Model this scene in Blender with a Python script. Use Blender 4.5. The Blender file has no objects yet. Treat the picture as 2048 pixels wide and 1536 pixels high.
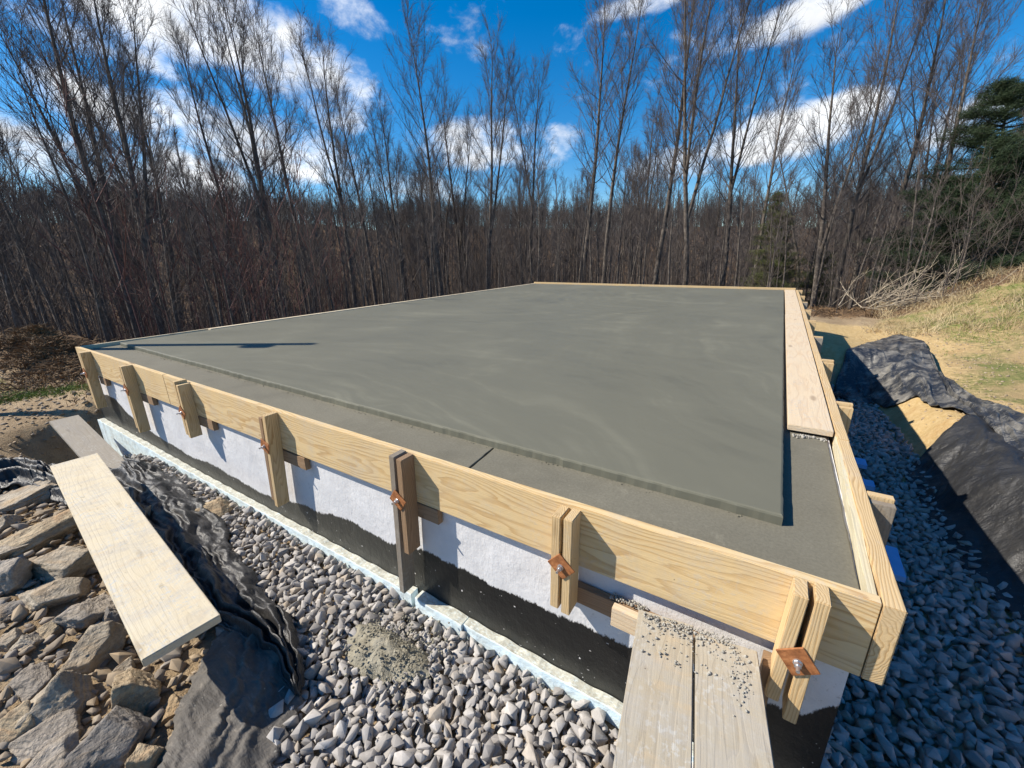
import bpy, bmesh, math, random
import numpy as np
from mathutils import Matrix, Vector, Euler

# ------------------------------------------------------------------ camera, sky, sun, exposure
SC = bpy.context.scene
COL = SC.collection
F = 830.66
CAM = np.array([-0.3925, -1.3783, 0.9933])
ROT = (1.26589, 0.016386, 0.557256)
M3 = np.array(Euler(ROT, 'XYZ').to_matrix())
cd = bpy.data.cameras.new('camera'); cam = bpy.data.objects.new('camera', cd); COL.objects.link(cam)
cam.location = CAM; cam.rotation_euler = ROT
cd.sensor_width = 36; cd.lens = F / 2048 * 36; cd.clip_start = 0.02; cd.clip_end = 3000
SC.camera = cam
SUN = np.array([0.655, 0.368, -0.66]); SUN /= np.linalg.norm(SUN)      # direction the light travels
ld = bpy.data.lights.new('sun', 'SUN'); ld.energy = 5.0; ld.angle = math.radians(0.5); ld.color = (1.0, 0.93, 0.82)
lo = bpy.data.objects.new('sun', ld); COL.objects.link(lo)
lo.rotation_euler = Vector(SUN).to_track_quat('-Z', 'Y').to_euler(); lo.location = (-20, -12, 25)
SC.view_settings.view_transform = 'Standard'; SC.view_settings.look = 'None'
SC.view_settings.gamma = 1.0; SC.view_settings.exposure = 0.62
PHI = math.radians(240.4); ELEV = math.radians(41.3)
SC.cycles.max_bounces = 5; SC.cycles.diffuse_bounces = 3; SC.cycles.transparent_max_bounces = 4


def ray(u, v):
    return M3 @ np.array([(u - 1024) / F, -(v - 768) / F, -1.0])


def at(u, v, z):
    """point of the place at height z that the photograph shows at (u, v)"""
    r = ray(u, v); k = (z - CAM[2]) / r[2]
    return CAM + k * r


class NT:
    """small helper to write node trees"""
    def __init__(s, tree): s.t = tree; s.n = tree.nodes; s.l = tree.links
    def node(s, typ, **kw):
        n = s.n.new(typ)
        for k, v in kw.items(): setattr(n, k, v)
        return n
    def inp(s, sock, v):
        if v is None: return
        if hasattr(v, 'is_linked') or isinstance(v, bpy.types.NodeSocket): s.l.new(v, sock)
        else:
            if sock.type == 'RGBA' and len(v) == 3: v = (*v, 1)
            sock.default_value = v
    def math(s, op, a, b=None, c=None, clamp=False):
        n = s.node('ShaderNodeMath', operation=op, use_clamp=clamp)
        s.inp(n.inputs[0], a); s.inp(n.inputs[1], b); s.inp(n.inputs[2], c)
        return n.outputs[0]
    def vm(s, op, a, b=None, scale=None):
        n = s.node('ShaderNodeVectorMath', operation=op)
        s.inp(n.inputs[0], a); s.inp(n.inputs[1], b)
        if scale is not None: s.inp(n.inputs[3], scale)
        return n.outputs[1] if op in ('DOT_PRODUCT', 'LENGTH', 'DISTANCE') else n.outputs[0]
    def noise(s, vec, scale, detail=4, rough=0.55, dist=0.0, col=False, lac=2.0):
        n = s.node('ShaderNodeTexNoise'); s.inp(n.inputs['Vector'], vec)
        n.inputs['Scale'].default_value = scale; n.inputs['Detail'].default_value = detail
        n.inputs['Roughness'].default_value = rough; n.inputs['Distortion'].default_value = dist
        n.inputs['Lacunarity'].default_value = lac
        return n.outputs[1] if col else n.outputs[0]
    def vor(s, vec, scale, feature='F1', out=0, rand=1.0):
        n = s.node('ShaderNodeTexVoronoi', feature=feature); s.inp(n.inputs['Vector'], vec)
        n.inputs['Scale'].default_value = scale; n.inputs['Randomness'].default_value = rand
        return n.outputs[out]
    def ramp(s, fac, stops, interp='LINEAR'):
        n = s.node('ShaderNodeValToRGB'); s.inp(n.inputs[0], fac); cr = n.color_ramp; cr.interpolation = interp
        while len(cr.elements) < len(stops): cr.elements.new(0.5)
        for e, (p, c) in zip(cr.elements, stops):
            e.position = p; e.color = (*c, 1) if not isinstance(c, float) else (c, c, c, 1)
        return n.outputs[0]
    def mapr(s, v, a, b, c=0.0, d=1.0, smooth=False):
        n = s.node('ShaderNodeMapRange', clamp=True)
        if smooth: n.interpolation_type = 'SMOOTHSTEP'
        s.inp(n.inputs[0], v)
        for i, x in enumerate((a, b, c, d)): n.inputs[i + 1].default_value = x
        return n.outputs[0]
    def mix(s, fac, a, b, mode='MIX'):
        n = s.node('ShaderNodeMix', data_type='RGBA', blend_type=mode)
        s.inp(n.inputs[0], fac); s.inp(n.inputs[6], a); s.inp(n.inputs[7], b)
        return n.outputs[2]
    def mapping(s, vec, scale=(1, 1, 1), loc=(0, 0, 0), rot=(0, 0, 0)):
        n = s.node('ShaderNodeMapping'); s.inp(n.inputs[0], vec)
        s.inp(n.inputs[1], loc); n.inputs[2].default_value = rot; n.inputs[3].default_value = scale
        return n.outputs[0]
    def bump(s, h, strength=0.5, dist=0.01, normal=None):
        n = s.node('ShaderNodeBump'); n.inputs['Strength'].default_value = strength
        n.inputs['Distance'].default_value = dist; s.inp(n.inputs['Height'], h)
        if normal is not None: s.inp(n.inputs['Normal'], normal)
        return n.outputs[0]
    def attr(s, name): return s.node('ShaderNodeAttribute', attribute_name=name)
    def sep(s, v):
        n = s.node('ShaderNodeSeparateXYZ'); s.inp(n.inputs[0], v); return n.outputs
    def comb(s, x, y, z):
        n = s.node('ShaderNodeCombineXYZ')
        for i, q in enumerate((x, y, z)): s.inp(n.inputs[i], q)
        return n.outputs[0]


# ---- world: Nishita sky with broken clouds
W = bpy.data.worlds.new('World'); SC.world = W; W.use_nodes = True
w = NT(W.node_tree); w.n.clear()
sky = w.node('ShaderNodeTexSky', sky_type='NISHITA'); sky.sun_disc = False
sky.sun_elevation = ELEV; sky.sun_rotation = PHI; sky.altitude = 300; sky.air_density = 1.0
sky.dust_density = 0.25; sky.ozone_density = 4.0
hs = w.node('ShaderNodeHueSaturation'); hs.inputs['Saturation'].default_value = 1.42
hs.inputs['Value'].default_value = 1.0; w.l.new(sky.outputs[0], hs.inputs['Color'])
tc = w.node('ShaderNodeTexCoord').outputs['Generated']
sx, sy, sz = w.sep(tc)[:3]
zc = w.math('MAXIMUM', sz, 0.02)
proj = w.comb(w.math('DIVIDE', sx, w.math('ADD', zc, 0.16)), w.math('DIVIDE', sy, w.math('ADD', zc, 0.16)), 0.0)
cp = w.mapping(tc, (1, 1, 1.7))
n1 = w.noise(cp, 3.6, 9, 0.62, 0.2)
n2 = w.noise(cp, 13, 7, 0.62, 0.2)
# cloud banks: photo px centre, half width, half height, weight
CL = [(420, 50, 270, 95, 1.0), (590, 120, 110, 80, .95), (655, 205, 70, 70, .7), (715, 35, 60, 38, .55),
      (170, 205, 140, 45, .85), (300, 112, 55, 30, .45), (60, 300, 160, 60, .7), (330, 330, 140, 42, .75),
      (560, 290, 170, 60, .8), (430, 400, 170, 38, .6), (160, 420, 170, 25, .55), (1010, 285, 150, 48, .85), (820, 375, 110, 26, .45),
      (1345, 330, 100, 32, .7), (1500, 285, 95, 38, .75), (1640, 250, 105, 42, .85), (1640, 12, 120, 40, .8),
      (1300, -2, 90, 26, .6), (1950, 235, 90, 42, .7), (1850, 380, 100, 24, .4),
      (60, 20, 120, 40, .45), (1980, 110, 40, 60, .2)]
tot = None
for (cu, cv, hw, hh, wt) in CL:
    c = ray(cu, cv); c /= np.linalg.norm(c)
    r1 = ray(cu + hw, cv); r1 /= np.linalg.norm(r1); r2 = ray(cu, cv - hh); r2 /= np.linalg.norm(r2)
    ax = (r1 - c); ay = (r2 - c); ax = ax / (ax @ ax); ay = ay / (ay @ ay)
    d = w.vm('SUBTRACT', tc, tuple(c))
    a = w.vm('DOT_PRODUCT', d, tuple(ax)); b = w.vm('DOT_PRODUCT', d, tuple(ay))
    r = w.math('ADD', w.math('MULTIPLY', a, a), w.math('MULTIPLY', b, b))
    m = w.mapr(r, 0.0, 2.6, min(1.0, wt * 1.08), 0.0, True)
    tot = m if tot is None else w.math('MAXIMUM', tot, m)
dn = w.math('ADD', w.math('MULTIPLY', tot, 0.95), w.math('ADD', w.math('MULTIPLY', w.math('SUBTRACT', n1, 0.5), 2.7), w.math('MULTIPLY', w.math('SUBTRACT', n2, 0.5), 1.4)))
cl = w.mapr(dn, 0.22, 1.1, 0, 1, True)
up = w.math('MULTIPLY', cl, w.mapr(sz, 0.0, 0.05, 0.6, 1.0))
shade = w.mapr(w.noise(cp, 6, 5, .6), .35, .7, 0.72, 1.08)
ccol = w.mix(0.0, (8.0, 8.2, 8.5), (8.0, 8.2, 8.5))
ccol = w.vm('SCALE', ccol, None, shade)
skc = w.mix(up, hs.outputs[0], ccol)
bg = w.node('ShaderNodeBackground'); bg.inputs[1].default_value = 0.100; w.l.new(skc, bg.inputs[0])
wo = w.node('ShaderNodeOutputWorld'); w.l.new(bg.outputs[0], wo.inputs[0])

# ------------------------------------------------------------------ helpers
rnd = random.Random(7)
RNG = np.random.default_rng(11)


def tag(o, label=None, cat=None, group=None, kind=None):
    if label: o['label'] = label
    if cat: o['category'] = cat
    if group: o['group'] = group
    if kind: o['kind'] = kind
    return o


def empty(name, loc=(0, 0, 0), rot=(0, 0, 0)):
    o = bpy.data.objects.new(name, None); COL.objects.link(o); o.location = loc; o.rotation_euler = rot
    o.empty_display_size = 0.1
    return o


def mesh_obj(name, V, Fc, mat, parent=None, smooth=False, attrs=None, loc=None, rot=None):
    me = bpy.data.meshes.new(name)
    V = np.asarray(V, dtype=np.float32)
    if isinstance(Fc, np.ndarray):
        nf, k = Fc.shape
        me.vertices.add(len(V)); me.vertices.foreach_set('co', V.ravel())
        me.loops.add(nf * k); me.loops.foreach_set('vertex_index', Fc.ravel().astype(np.int32))
        me.polygons.add(nf); me.polygons.foreach_set('loop_start', np.arange(0, nf * k, k, dtype=np.int32))
        me.polygons.foreach_set('loop_total', np.full(nf, k, dtype=np.int32))
        me.update(calc_edges=True)
    else:
        me.from_pydata([tuple(map(float, p)) for p in V], [], Fc); me.update()
    if attrs:
        for an, arr in attrs.items():
            arr = np.asarray(arr, dtype=np.float32)
            a = me.color_attributes.new(an, 'FLOAT_COLOR', 'POINT')
            if arr.ndim == 1: arr = np.repeat(arr[:, None], 3, 1)
            full = np.ones((len(V), 4), np.float32); full[:, :3] = arr
            a.data.foreach_set('color', full.ravel())
    if smooth: me.polygons.foreach_set('use_smooth', np.ones(len(me.polygons), bool))
    if mat: me.materials.append(mat)
    o = bpy.data.objects.new(name, me); COL.objects.link(o)
    if parent: o.parent = parent
    if loc is not None: o.location = loc
    if rot is not None: o.rotation_euler = rot
    return o


def hash3(i, j, k, seed=0):
    n = (i * 374761393 + j * 668265263 + k * 2147483647 + seed * 1442695041) & 0xffffffff
    n = ((n ^ (n >> 13)) * 1274126177) & 0xffffffff
    n = (n ^ (n >> 16)) & 0xffff
    return n / 65535.0


def vnoise(P, seed=0):
    P = np.asarray(P, dtype=np.float64); I = np.floor(P).astype(np.int64); f = P - I; f = f * f * (3 - 2 * f)
    out = 0
    for dx in (0, 1):
        for dy in (0, 1):
            for dz in (0, 1):
                wgt = (f[..., 0] if dx else 1 - f[..., 0]) * (f[..., 1] if dy else 1 - f[..., 1]) * (f[..., 2] if dz else 1 - f[..., 2])
                out = out + wgt * hash3(I[..., 0] + dx, I[..., 1] + dy, I[..., 2] + dz, seed)
    return out * 2 - 1


def fbm(P, oct=4, seed=0, gain=0.5):
    a = 1; s = 0; P = np.asarray(P, dtype=np.float64)
    for o in range(oct):
        s = s + a * vnoise(P * 2 ** o, seed + o * 17); a *= gain
    return s


def sm(a, b, x):
    t = np.clip((x - a) / (b - a), 0, 1); return t * t * (3 - 2 * t)


MATS = {}


def material(name):
    m = bpy.data.materials.new(name); m.use_nodes = True; t = NT(m.node_tree)
    p = t.n['Principled BSDF']; MATS[name] = m
    return m, t, p


# ------------------------------------------------------------------ materials
def wood(name, c_light, c_dark, grey=0.0, stain=0.25, ring=75.0, rough=0.7, splat=0.0, knots=True, blot=0.0, wear=(0.42, 0.40, 0.36)):
    m, t, p = material(name)
    tc = t.node('ShaderNodeTexCoord').outputs['Object']
    ri = t.node('ShaderNodeObjectInfo').outputs['Random']
    off = t.comb(t.math('MULTIPLY', ri, 37.0), t.math('MULTIPLY', ri, 0.11), t.math('MULTIPLY', ri, 0.07))
    P = t.vm('ADD', tc, off)
    warp = t.noise(t.mapping(P, (0.55, 3.2, 3.2)), 1.6, 3, .5, 0, True)
    warp = t.vm('SCALE', t.vm('SUBTRACT', warp, (.5, .5, .5)), None, 0.16)
    Q = t.vm('ADD', P, warp)
    x, y, z = t.sep(Q)[:3]
    y2 = t.math('SUBTRACT', y, 0.11); z2 = t.math('SUBTRACT', z, -0.09)
    r = t.math('SQRT', t.math('ADD', t.math('MULTIPLY', y2, y2), t.math('MULTIPLY', z2, z2)))
    rr = t.math('ADD', t.math('MULTIPLY', r, ring), t.math('MULTIPLY', t.noise(t.mapping(P, (1.5, 40, 40)), 1.0, 3), .7))
    fr = t.math('FRACT', rr)
    late = t.mapr(fr, 0.35, 0.93, 0, 1, True); edge = t.mapr(fr, 0.93, 1.0, 1, 0)
    g = t.math('MULTIPLY', late, edge)
    fine = t.noise(t.mapping(P, (3, 160, 160)), 1.0, 4, .7)
    col = t.mix(t.math('MULTIPLY', g, t.mapr(t.noise(P, 2.2, 2), .3, .7, .35, 1.0)), c_light, c_dark)
    col = t.mix(t.mapr(fine, .3, .7, 0.0, 0.35), col, tuple(q * .72 for q in c_light))
    if knots:
        kn = t.vor(t.mapping(P, (1.5, 5.0, 5.0)), 1.0)
        kk = t.mapr(kn, 0.04, 0.13, 1, 0, True)
        col = t.mix(t.math('MULTIPLY', kk, .75), col, (c_dark[0] * .35, c_dark[1] * .28, c_dark[2] * .2))
    big = t.noise(P, 3.5, 5, .6)
    col = t.mix(t.mapr(big, .5, .75, 0, stain), col, wear)
    if grey:
        gn = t.noise(t.mapping(P, (1.2, 9, 9)), 1.6, 6, .65)
        col = t.mix(t.mapr(gn, .25, .62, 0.25 * grey, grey), col, wear)
    sp = t.noise(P, 48, 3, .6)
    if splat:
        msk = t.math('MULTIPLY', t.mapr(sp, .52, .62, 0, 1), t.mapr(t.noise(P, 5, 4), .42, .62, 0, splat))
        col = t.mix(msk, col, (.46, .45, .41))
        col = t.mix(t.mapr(t.noise(t.mapping(P, (6, 14, 14)), 3, 5, .7), .60, .70, 0, splat * .5), col, (.16, .13, .09))
    if blot:
        bn = t.noise(t.mapping(P, (9, 3.5, 3.5)), 1.5, 6, .7, .6)
        col = t.mix(t.mapr(bn, .47, .66, 0, blot), col, (.36, .34, .31))
        col = t.mix(t.mapr(t.noise(t.mapping(P, (5, 2.5, 2.5)), 2.6, 5, .7), .56, .68, 0, blot * .7), col, (.50, .37, .22))
    # nail holes and small marks
    dots = t.mapr(t.vor(P, 11), 0.02, 0.035, 1, 0)
    col = t.mix(t.math('MULTIPLY', dots, .7), col, (.06, .045, .03))
    hv = t.math('ADD', t.math('MULTIPLY', g, -0.35), t.math('ADD', t.math('MULTIPLY', fine, .8), t.math('MULTIPLY', sp, .5)))
    t.inp(p.inputs['Base Color'], col); p.inputs['Roughness'].default_value = rough
    p.inputs['Specular IOR Level'].default_value = 0.3
    t.inp(p.inputs['Normal'], t.bump(hv, .35, .004))
    return m


PINE = wood('pine_board', (.68, .50, .26), (.46, .265, .095), stain=.35, splat=.28, blot=.14)
PINE2 = wood('pine_stud', (.62, .45, .24), (.40, .24, .095), stain=.25, ring=120, splat=.15)
PALE = wood('pale_board_top', (.68, .56, .38), (.5, .38, .22), stain=.45, splat=.5, wear=(.55, .5, .42))
WEATH = wood('weathered_stud', (.26, .20, .135), (.15, .10, .06), grey=.55, ring=110, stain=.4, wear=(.24, .22, .19), splat=.2)
REDW = wood('brown_stud', (.32, .2, .11), (.2, .11, .05), grey=.25, ring=110, stain=.3, wear=(.22, .17, .12))
PINK = wood('pink_plank', (.66, .51, .33), (.56, .38, .22), grey=.30, ring=55, stain=.5, splat=.5, wear=(.58, .49, .37))
RAMP = wood('ramp_plank', (.42, .345, .23), (.30, .225, .13), grey=.6, blot=.45, ring=95, stain=.6, splat=.7, wear=(.37, .345, .29))
MUDW = wood('mortar_smeared_plank', (.58, .48, .31), (.52, .42, .26), grey=.6, blot=.55, ring=60, stain=.8, splat=.95, wear=(.56, .50, .38))
GREYP = wood('grey_plank', (.30, .26, .20), (.2, .16, .11), grey=.9, ring=80, stain=.5, splat=.3, wear=(.26, .235, .2))
GREENST = wood('green_stained_strip', (.62, .52, .33), (.42, .33, .18), grey=.35, ring=70, stain=.5, splat=.3, wear=(.55, .54, .42))


def concrete(name, base, coarse):
    m, t, p = material(name)
    g = t.node('ShaderNodeNewGeometry').outputs['Position']
    # arcs left by the trowel: rings round a few wandering centres
    wv = t.vm('SCALE', t.vm('SUBTRACT', t.noise(g, .45, 3, .5, 0, True), (.5, .5, .5)), None, 1.8)
    q = t.vm('ADD', g, wv)
    arcs = None
    for (cx, cy, sc_) in ((-3.2, -2.2, 1.0), (-6.5, 7.5, 1.2), (2.5, 4.5, .9), (-2.0, 9.0, 1.1)):
        dd = t.vm('DISTANCE', q, (cx, cy, 0))
        ang = t.noise(g, .6, 2, .5)
        v = t.noise(t.comb(t.math('MULTIPLY', dd, 7.0 * sc_), t.math('MULTIPLY', ang, 2.0), cx), 1.0, 5, .62)
        wgt = t.mapr(t.vm('DISTANCE', g, (cx, cy, 0)), 2.0, 8.0, 1.0, 0.0, True)
        v = t.math('MULTIPLY', t.math('SUBTRACT', v, .5), wgt)
        arcs = v if arcs is None else t.math('ADD', arcs, v)
    big = t.noise(g, .8, 5, .55, .4)
    st = t.noise(t.mapping(g, (.7, 3.4, 1), rot=(0, 0, .25)), 1.4, 6, .65, .8)
    fineN = t.noise(g, 90, 4, .7); gr = t.noise(g, 260, 2, .6)
    c0 = base; c1 = tuple(x * 1.28 for x in base); c2 = tuple(x * .84 for x in base)
    k = .35 if coarse else 1.0
    f = t.math('ADD', t.math('MULTIPLY', arcs, 1.35 * k), t.math('ADD', t.math('MULTIPLY', t.math('SUBTRACT', big, .5), 1.25), t.math('MULTIPLY', t.math('SUBTRACT', st, .5), .55 * k)))
    col = t.mix(t.mapr(f, -.05, .55, 0, 1, True), c0, c1)
    col = t.mix(t.mapr(f, -.02, -.5, 0, 1, True), col, c2)
    # light dried cream streaks
    cr = t.math('MULTIPLY', t.mapr(t.noise(t.mapping(q, (1, 5, 1)), 1.5, 5, .7), .60, .78, 0, .45), t.mapr(big, .45, .6))
    if not coarse:
        col = t.mix(t.math('MULTIPLY', cr, .85), col, (.23, .215, .16))
        fa = t.noise(t.mapping(q, (1.2, 7, 1), rot=(0, 0, .15)), 1.3, 6, .7, .3)
        col = t.mix(t.mapr(fa, .62, .72, 0, .22), col, (.22, .21, .15))
    else:
        col = t.mix(t.mapr(t.noise(g, 3.5, 5, .65), .5, .7, 0, .45), col, tuple(x * .66 for x in base))
        col = t.mix(t.mapr(t.noise(g, 11, 4, .7), .6, .7, 0, .35), col, tuple(x * 1.5 for x in base))
    if coarse: col = t.mix(t.mapr(fineN, .35, .7, 0, .5), col, tuple(x * .55 for x in base))
    dots = t.mapr(t.vor(g, 2.3), .008, .014, 1, 0)
    col = t.mix(t.math('MULTIPLY', dots, .85), col, (.02, .02, .018))
    t.inp(p.inputs['Base Color'], col)
    t.inp(p.inputs['Roughness'], t.mapr(f, -.4, .5, .5 if not coarse else .75, .68 if not coarse else .9))
    p.inputs['Specular IOR Level'].default_value = .22
    h = t.math('ADD', t.math('MULTIPLY', f, .035 if not coarse else .03), t.math('ADD', t.math('MULTIPLY', fineN, .25 if coarse else .04), t.math('MULTIPLY', gr, .12 if coarse else .02)))
    t.inp(p.inputs['Normal'], t.bump(h, .5, .008 if coarse else .006))
    return m


CONC = concrete('trowelled_concrete', (.140, .134, .098), False)
CONCR = concrete('rough_concrete', (.172, .158, .118), True)


def simple(name, stops, scale=6, rough=.8, bump=.4, bscale=None, dist=.01, spec=.3, detail=6, metal=0):
    m, t, p = material(name)
    tc = t.node('ShaderNodeTexCoord').outputs['Object']
    n = t.noise(tc, scale, detail, .62)
    t.inp(p.inputs['Base Color'], t.ramp(n, stops))
    p.inputs['Roughness'].default_value = rough; p.inputs['Specular IOR Level'].default_value = spec
    p.inputs['Metallic'].default_value = metal
    if bump: t.inp(p.inputs['Normal'], t.bump(t.noise(tc, bscale or scale * 4, 6, .65), bump, dist))
    return m


RUST = simple('rusty_steel', [(.3, (.13, .045, .015)), (.55, (.36, .14, .05)), (.7, (.48, .22, .09))], 30, .75, .5, dist=.002)
ZINC = simple('zinc_bolt', [(.3, (.5, .5, .5)), (.7, (.75, .75, .75))], 30, .35, .2, dist=.001, metal=.9)
BARK = simple('grey_brown_bark', [(.3, (.055, .043, .034)), (.52, (.115, .095, .078)), (.7, (.20, .175, .145))], 5, .9, .9, 14, .03)
TWIG = simple('brown_twig_bark', [(.3, (.07, .058, .053)), (.7, (.15, .125, .112))], 2, .9, 0)
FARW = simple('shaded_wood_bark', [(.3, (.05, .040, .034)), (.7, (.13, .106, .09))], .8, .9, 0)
TWIGR = simple('red_budded_twig', [(.3, (.09, .04, .034)), (.7, (.17, .09, .075))], 2, .9, 0)
STRAWW = simple('bleached_branch', [(.3, (.26, .205, .14)), (.7, (.46, .39, .29))], 6, .85, .3)
NEEDLE = simple('pine_needle', [(.3, (.016, .03, .012)), (.6, (.035, .056, .022)), (.75, (.07, .085, .04))], 1.3, .7, 0)
NEEDLE2 = simple('cedar_foliage', [(.3, (.075, .09, .03)), (.6, (.14, .15, .05)), (.75, (.19, .165, .07))], 1.3, .8, 0)
GRASS = simple('green_grass', [(.3, (.13, .17, .035)), (.6, (.22, .26, .07)), (.75, (.38, .34, .15))], .9, .8, 0)
STRAW = simple('dry_straw', [(.3, (.30, .22, .11)), (.7, (.52, .42, .25))], .9, .8, 0)
BROWNL = simple('dead_leaf_brush', [(.3, (.12, .07, .035)), (.7, (.26, .17, .09))], 1.2, .9, 0)
CRUMB = simple('mortar_crumb', [(.3, (.24, .225, .19)), (.7, (.40, .375, .325))], 40, .9, .5, dist=.003)
MORTAR = simple('sandy_mortar', [(.3, (.20, .18, .13)), (.7, (.36, .33, .255))], 14, .95, 1.0, 60, .012)
SIDING = simple('galvanised_box', [(.3, (.3, .3, .31)), (.7, (.42, .42, .43))], 5, .5, .1, metal=.5)


def foam(name, c):
    m, t, p = material(name)
    g = t.node('ShaderNodeTexCoord').outputs['Object']
    n = t.noise(g, 22, 5, .65)
    nz = t.sep(t.node('ShaderNodeNewGeometry').outputs['Normal'])[2]
    dirt = t.mapr(t.noise(t.mapping(g, (1, 1, 2)), 9, 5, .65), .46, .62, 0, .75)
    col = t.mix(t.math('MULTIPLY', dirt, .55), c, (.46, .45, .38))
    top = t.mapr(t.noise(t.mapping(g, (7, 18, 1)), 6, 5, .7), .30, .5, 0.25, 1)
    tcol = t.mix(t.mapr(n, .35, .65), (.33, .32, .26), (.56, .55, .46))
    col = t.mix(t.math('MULTIPLY', t.mapr(nz, .5, .8), top), col, tcol)
    t.inp(p.inputs['Base Color'], col); p.inputs['Roughness'].default_value = .7
    t.inp(p.inputs['Normal'], t.bump(n, .7, .01))
    return m


FOAM = foam('pale_blue_foam', (.70, .83, .87))
FOAMC = simple('clean_blue_foam', [(.3, (.20, .42, .72)), (.7, (.26, .50, .80))], 8, .6, .1)


def parge():
    m, t, p = material('white_parging_over_black_damp_proofing')
    g = t.node('ShaderNodeNewGeometry').outputs['Position']
    x, y, z = t.sep(g)[:3]
    s = t.math('ADD', x, y)
    # height of the brushed edge, falling and rising along the wall
    xr = t.mapr(x, -7.5, 0.0, 0, 1)
    edge = t.ramp(xr, [((a + 7.5) / 7.5, b) for a, b in ((-7.4, .55), (-6.75, .57), (-6.4, .69), (-5.8, .78), (-5.1, .83), (-4.6, .79), (-3.75, .84), (-3.2, .765), (-2.8, .70), (-2.2, .70), (-1.9, .64), (-1.3, .66), (-.8, .635), (-.1, .605), (-.02, .48))])
    e = t.math('MULTIPLY', edge, -1.0)
    wob = t.math('ADD', t.math('MULTIPLY', t.math('SUBTRACT', t.noise(t.mapping(g, (1, 1, .25)), 3.0, 3), .5), .10),
                 t.math('MULTIPLY', t.math('SUBTRACT', t.noise(t.mapping(g, (1, 1, .35)), 46, 6, .8), .5), .075))
    d = t.math('SUBTRACT', z, t.math('ADD', e, wob))
    blk = t.mapr(d, -.006, .004, 1, 0)
    # splash specks
    wh = t.mix(t.mapr(t.noise(g, 5, 5, .6), .3, .7), (.58, .57, .565), (.70, .69, .685))
    wh = t.mix(t.math('MULTIPLY', t.mapr(t.noise(g, 60, 3, .7), .60, .68, 0, .5), t.mapr(t.noise(g, 1.2, 3), .45, .6)), wh, (.35, .33, .31))
    dusty = t.math('MULTIPLY', t.mapr(x, -1.5, -2.3, 0, .75), t.mapr(t.noise(t.mapping(g, (1, 1, .3)), 14, 6, .7), .2, .75, .25, 1))
    low = t.mapr(t.math('ADD', z, t.math('MULTIPLY', t.noise(g, 6, 4), .1)), -.82, -.93, 0, .3)
    bk = t.mix(t.math('MAXIMUM', dusty, low), (.007, .007, .007), (.075, .073, .06))
    streak = t.mapr(t.noise(t.mapping(g, (26, 26, 4)), 1.0, 5, .7), .62, .72, 0, .35)
    bk = t.mix(streak, bk, (.09, .09, .08))
    chips = t.mapr(t.noise(g, 42, 2, .5), .725, .75, 0, 1)
    bk = t.mix(chips, bk, (.6, .58, .55))
    col = t.mix(blk, wh, bk)
    t.inp(p.inputs['Base Color'], col)
    t.inp(p.inputs['Roughness'], t.mapr(blk, 0, 1, .85, .42))
    t.inp(p.inputs['Specular IOR Level'], t.mapr(blk, 0, 1, .2, .5))
    h = t.math('ADD', t.noise(g, 5, 5, .6), t.math('MULTIPLY', t.noise(t.mapping(g, (1, 1, .4)), 60, 4, .7), .25))
    t.inp(p.inputs['Normal'], t.bump(h, .5, .02))
    return m


PARGE = parge()


def stone(name, dark, light, warm, spec=.25, scale=1.0):
    m, t, p = material(name)
    tc = t.node('ShaderNodeTexCoord').outputs['Object']
    a = t.attr('tint'); tr, tg, tb = t.sep(a.outputs['Vector'])[:3]
    n = t.noise(tc, 14 * scale, 6, .65); n2 = t.noise(tc, 70 * scale, 4, .7)
    col = t.mix(tr, dark, light)
    col = t.mix(tg, col, warm)
    f = t.math('ADD', t.math('MULTIPLY', n, .7), t.math('MULTIPLY', n2, .3))
    col = t.mix(t.mapr(f, .35, .65, .35, 0), col, tuple(q * .45 for q in dark))
    col = t.mix(t.mapr(n, .58, .72, 0, .35), col, tuple(min(1, q * 1.3) for q in light))
    t.inp(p.inputs['Base Color'], col); p.inputs['Roughness'].default_value = .88
    p.inputs['Specular IOR Level'].default_value = spec
    t.inp(p.inputs['Normal'], t.bump(f, .5, .006 / scale))
    return m


GRAVEL = stone('crushed_grey_stone', (.27, .25, .23), (.50, .47, .435), (.41, .34, .26))


def rockmat(name, c1, c2, c3):
    m, t, p = material(name)
    tc = t.node('ShaderNodeTexCoord').outputs['Object']
    ri = t.node('ShaderNodeObjectInfo').outputs['Random']
    P = t.vm('ADD', tc, t.comb(t.math('MULTIPLY', ri, 30), 0.0, t.math('MULTIPLY', ri, 11)))
    n = t.noise(P, 5, 7, .66, .5); n2 = t.noise(t.mapping(P, (4, 4, 26)), 1.4, 5, .65, .6); n3 = t.noise(P, 55, 5, .7)
    col = t.mix(t.mapr(n, .35, .65), c1, c2)
    col = t.mix(t.mapr(n2, .5, .68, 0, .75), col, c3)
    col = t.mix(t.mapr(n3, .35, .6, .5, 0), col, tuple(q * .4 for q in c1))
    ng = t.noise(P, 2.2, 3)
    col = t.mix(t.mapr(ng, .56, .66, 0, .55), col, (.40, .26, .12))
    t.inp(p.inputs['Base Color'], col); p.inputs['Roughness'].default_value = .9
    h = t.math('ADD', t.math('MULTIPLY', n2, .8), t.math('ADD', t.math('MULTIPLY', n3, .35), t.noise(P, 16, 5, .6)))
    t.inp(p.inputs['Normal'], t.bump(h, 1.0, .028))
    return m


ROCK_TAN = rockmat('tan_sandstone', (.31, .255, .185), (.47, .40, .30), (.38, .27, .16))
ROCK_GREY = rockmat('grey_sandstone', (.25, .21, .165), (.42, .36, .29), (.30, .24, .17))
ROCK_DARK = rockmat('dark_shale', (.155, .135, .115), (.29, .26, .225), (.24, .18, .12))
ROCK_RUST = rockmat('rusty_sandstone', (.34, .25, .15), (.50, .40, .26), (.44, .27, .14))


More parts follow.
